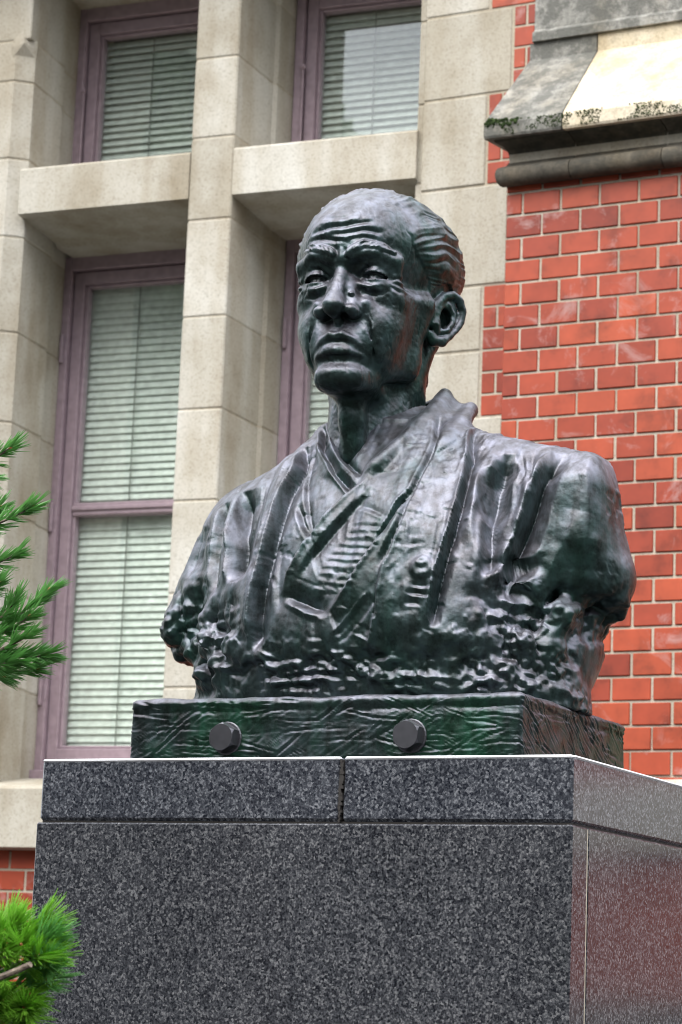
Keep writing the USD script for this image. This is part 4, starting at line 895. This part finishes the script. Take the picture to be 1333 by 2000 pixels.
def shoot(a, b, n, ln, spread, m, r=.0035, start=.25, sag=.01, seed=0, w=.0007):
    a, b = np.asarray(a, float), np.asarray(b, float); mid = (a + b) / 2 + np.array([0, 0, -sag])
    path = bez(a, mid, b, 9)
    tw = obj('twig', tube(path, np.linspace(r, r * .55, 9), 6), M_BARK, pine, smooth=40)
    obj('needle_tuft', needles(path, n, ln, spread, w, start, seed), m, tw)
    dr = (path[-1] - path[-2]); dr /= np.linalg.norm(dr)
    bd = trimesh.creation.icosphere(subdivisions=1, radius=1.0); v = bd.vertices * [.0028, .0028, .0045]
    z = dr; x = np.cross(z, [0, 0, 1.]); x /= np.linalg.norm(x); y = np.cross(z, x)
    obj('bud', (path[-1] + v @ np.array([x, y, z]), bd.faces), M_BUD, tw, smooth=True)
    return path
def branch(a, b, c, r0, r1):
    p = bez(a, b, c, 12); p[1:-1] += pg.normal(0, .004, (10, 3)); obj('branch', tube(p, np.linspace(r0, r1, 12), 8), M_BARK, pine, smooth=40); return p
H1 = branch((-.93, 4.13, 2.25), (-.82, 4.25, 2.38), (-.70, 4.36, 2.40), .014, .006)
H2 = branch((-.93, 4.13, 2.10), (-.80, 4.2, 2.20), (-.68, 4.36, 2.27), .016, .006)
H3 = branch((-.93, 4.12, 1.95), (-.78, 4.2, 2.00), (-.63, 4.36, 2.09), .018, .006)
mids = [((-.70, 4.36, 2.40), (-.602, 4.34, 2.442), 150), ((-.70, 4.37, 2.41), (-.640, 4.42, 2.40), 90), ((-.71, 4.36, 2.27), (-.556, 4.35, 2.338), 210), ((-.69, 4.38, 2.29), (-.622, 4.40, 2.345), 110), ((-.69, 4.36, 2.215), (-.580, 4.34, 2.247), 150), ((-.66, 4.36, 2.17), (-.600, 4.30, 2.188), 130),
        ((-.63, 4.36, 2.095), (-.520, 4.36, 2.190), 230), ((-.64, 4.36, 2.10), (-.572, 4.31, 2.158), 170), ((-.64, 4.36, 2.09), (-.546, 4.33, 2.136), 210), ((-.65, 4.35, 2.07), (-.514, 4.35, 2.070), 260), ((-.65, 4.36, 2.06), (-.545, 4.31, 2.098), 200),
        ((-.66, 4.34, 2.05), (-.560, 4.30, 2.050), 230), ((-.66, 4.38, 2.04), (-.535, 4.40, 2.052), 160), ((-.69, 4.34, 2.06), (-.600, 4.27, 2.085), 170), ((-.70, 4.36, 2.13), (-.618, 4.33, 2.130), 150), ((-.68, 4.36, 2.04), (-.590, 4.36, 2.030), 150)]
for i, (a, b, n) in enumerate(mids): shoot(a, b, int(n * 1.0) // 5 * 5, .038, .80, M_NEEDLE, start=.25, sag=.012, seed=100 + i, w=.00115)
L1 = branch((-.90, 4.05, 1.40), (-.75, 3.7, 1.46), (-.47, 3.58, 1.515), .016, .006)
L2 = branch((-.90, 4.03, 1.30), (-.70, 3.7, 1.38), (-.48, 3.58, 1.455), .015, .006)
obj('branch', tube(bez((-.56, 3.50, 1.462), (-.46, 3.44, 1.492), (-.398, 3.40, 1.521), 8), np.linspace(.0052, .0042, 8), 8), M_BARK, pine, smooth=40, label='broken bare grey twig end')
lows = [((-.430, 3.58, 1.535), (-.425, 3.50, 1.548)), ((-.47, 3.58, 1.555), (-.468, 3.50, 1.570)), ((-.455, 3.57, 1.49), (-.445, 3.49, 1.500)), ((-.40, 3.58, 1.52), (-.392, 3.51, 1.528)), ((-.42, 3.58, 1.465), (-.415, 3.50, 1.462)), ((-.49, 3.58, 1.53), (-.440, 3.55, 1.575)), ((-.49, 3.57, 1.53), (-.405, 3.56, 1.577)), ((-.46, 3.57, 1.53), (-.388, 3.54, 1.562)), ((-.46, 3.57, 1.52), (-.384, 3.53, 1.538)), ((-.50, 3.57, 1.52), (-.445, 3.48, 1.540)), ((-.47, 3.58, 1.51), (-.400, 3.49, 1.535)), ((-.48, 3.57, 1.49), (-.390, 3.53, 1.503)), ((-.49, 3.57, 1.47), (-.410, 3.52, 1.480)),
        ((-.50, 3.57, 1.47), (-.445, 3.49, 1.470)), ((-.50, 3.58, 1.45), (-.425, 3.55, 1.448)), ((-.50, 3.58, 1.50), (-.460, 3.50, 1.505)), ((-.52, 3.58, 1.46), (-.462, 3.52, 1.448)), ((-.50, 3.6, 1.54), (-.460, 3.62, 1.580)), ((-.48, 3.6, 1.53), (-.415, 3.64, 1.560)), ((-.48, 3.6, 1.50), (-.400, 3.63, 1.520)), ((-.52, 3.57, 1.43), (-.455, 3.54, 1.420))]
for i, (a, b) in enumerate(lows): shoot(a, b, 150, .046, .95, M_NEEDLE_BRIGHT if i % 4 != 3 else M_NEEDLE, start=.45, sag=.006, seed=300 + i, w=.00115)
# ------------------------------------------------------------------ the yard behind the camera, out of view: trees added to darken low reflections
eg = np.random.default_rng(5)
M_LEAF = leafmat('broadleaf_green', (.030, .055, .020), (.07, .11, .035), .25)
def added_yard_tree(k, x, y, h, w, label):
    t = thing('broadleaf_tree', label, 'tree', (x, y, 0))
    obj('trunk', tube(bez((x, y, 0), (x + .2, y, h * .3), (x, y + .2, h * .75), 8), np.linspace(.28, .08, 8), 9), M_BARK, t, smooth=40)
    V, T = [], []
    cl = [(eg.normal(0, .36, 3) * [w, w, h * .26] + [x, y, h * .60], eg.uniform(.22, .42) * w) for _ in range(34)]
    for c, r in cl:
        m = 170; d = eg.normal(size=(m, 3)); d /= np.linalg.norm(d, axis=1, keepdims=True); q = c + d * r * eg.uniform(.6, 1.05, (m, 1)) * [1, 1, .8]
        a = eg.normal(size=(m, 3)); a /= np.linalg.norm(a, axis=1, keepdims=True); b = np.cross(a, eg.normal(size=(m, 3))); b /= np.linalg.norm(b, axis=1, keepdims=True); s = eg.uniform(.20, .42, (m, 1))
        k = sum(map(len, V)); V.append(np.stack([q - a * s, q + b * s * .6, q + a * s, q - b * s * .6], 1).reshape(-1, 3)); T.append(k + np.arange(4 * m).reshape(m, 4))
    V = np.vstack(V); T = np.vstack(T)
    obj('crown', (V, T), M_LEAF, t)
YT = [(-11.5, -.35, 14, 2.6), (-24, 4, 9, 3.4), (-22, -3, 11, 3.8), (-19, -9, 10, 3.6), (-9.5, -17, 11, 4.0), (-3, -19, 12, 4.2), (4, -19, 11, 4.0), (11, -16, 12, 4.2), (16, -11, 12, 4.2), (19, -4, 12, 4.2)]  # first tree is placed to darken part of the upper panes
for i, (x, y, h, w) in enumerate(YT): added_yard_tree(i, x, y, h, w, ['slim tall tree added for the window reflection, nearest on the left of the yard', 'broadleaf tree added for reflections far left across the yard', 'tall broadleaf tree added for reflections at the left edge of the yard', 'broadleaf tree added for reflections left of the gap in the row', 'broadleaf tree added for reflections right of the gap in the row', 'tallest broadleaf tree added for reflections straight behind the viewer', 'broadleaf tree added for reflections behind the viewer to the right', 'large broadleaf tree added for reflections at the right rear of the yard', 'broad tree added for reflections on the right side of the yard', 'last broadleaf tree added for reflections beside the building on the right'][i])

# a dense clipped hedge added out of view under the trees, blocking low sky reflections
def hedge(x0, y0, x1, y1, h, label):
    n = max(8, int(math.hypot(x1 - x0, y1 - y0) / .5)); m = 9
    u, v = np.meshgrid(np.linspace(0, 1, n), np.linspace(0, 1, m), indexing='ij')
    prof = np.array([[-.8, 0], [-.85, h * .35], [-.8, h * .7], [-.6, h * .95], [0, h], [.6, h * .95], [.8, h * .7], [.85, h * .35], [.8, 0]])
    d = np.array([x1 - x0, y1 - y0]); d = d / np.linalg.norm(d); nn = np.array([-d[1], d[0]])
    o = np.interp(v * 8, range(9), prof[:, 0]); z = np.interp(v * 8, range(9), prof[:, 1])
    P_ = np.stack([x0 + (x1 - x0) * u + nn[0] * o, y0 + (y1 - y0) * u + nn[1] * o, z], -1)
    P_ = P_ + (meshkit.noise(P_ / .8, 3) - .5)[..., None] * .5 * [1, 1, .6]
    i = np.arange(n * m).reshape(n, m); q = np.stack([i[:-1, :-1], i[1:, :-1], i[1:, 1:], i[:-1, 1:]], -1).reshape(-1, 4)
    t = thing('hedge', label, 'hedge', (x0, y0, 0)); obj('leaves', (P_.reshape(-1, 3), q), M_HEDGE, t, smooth=True)
M_HEDGE = paint('added_dark_hedge', (.022, .038, .016), .9, .2, bump=.8, sc=14)
hedge(-27, 8, -22, -11, 5.5, 'tall dark hedge added on the left of the yard for dark reflections')
hedge(-22, -12, 18, -20.5, 5.0, 'long dark hedge added behind the viewer for dark reflections')
hedge(19, -19, 23, 4, 5.5, 'tall dark hedge added on the right of the yard for dark reflections')
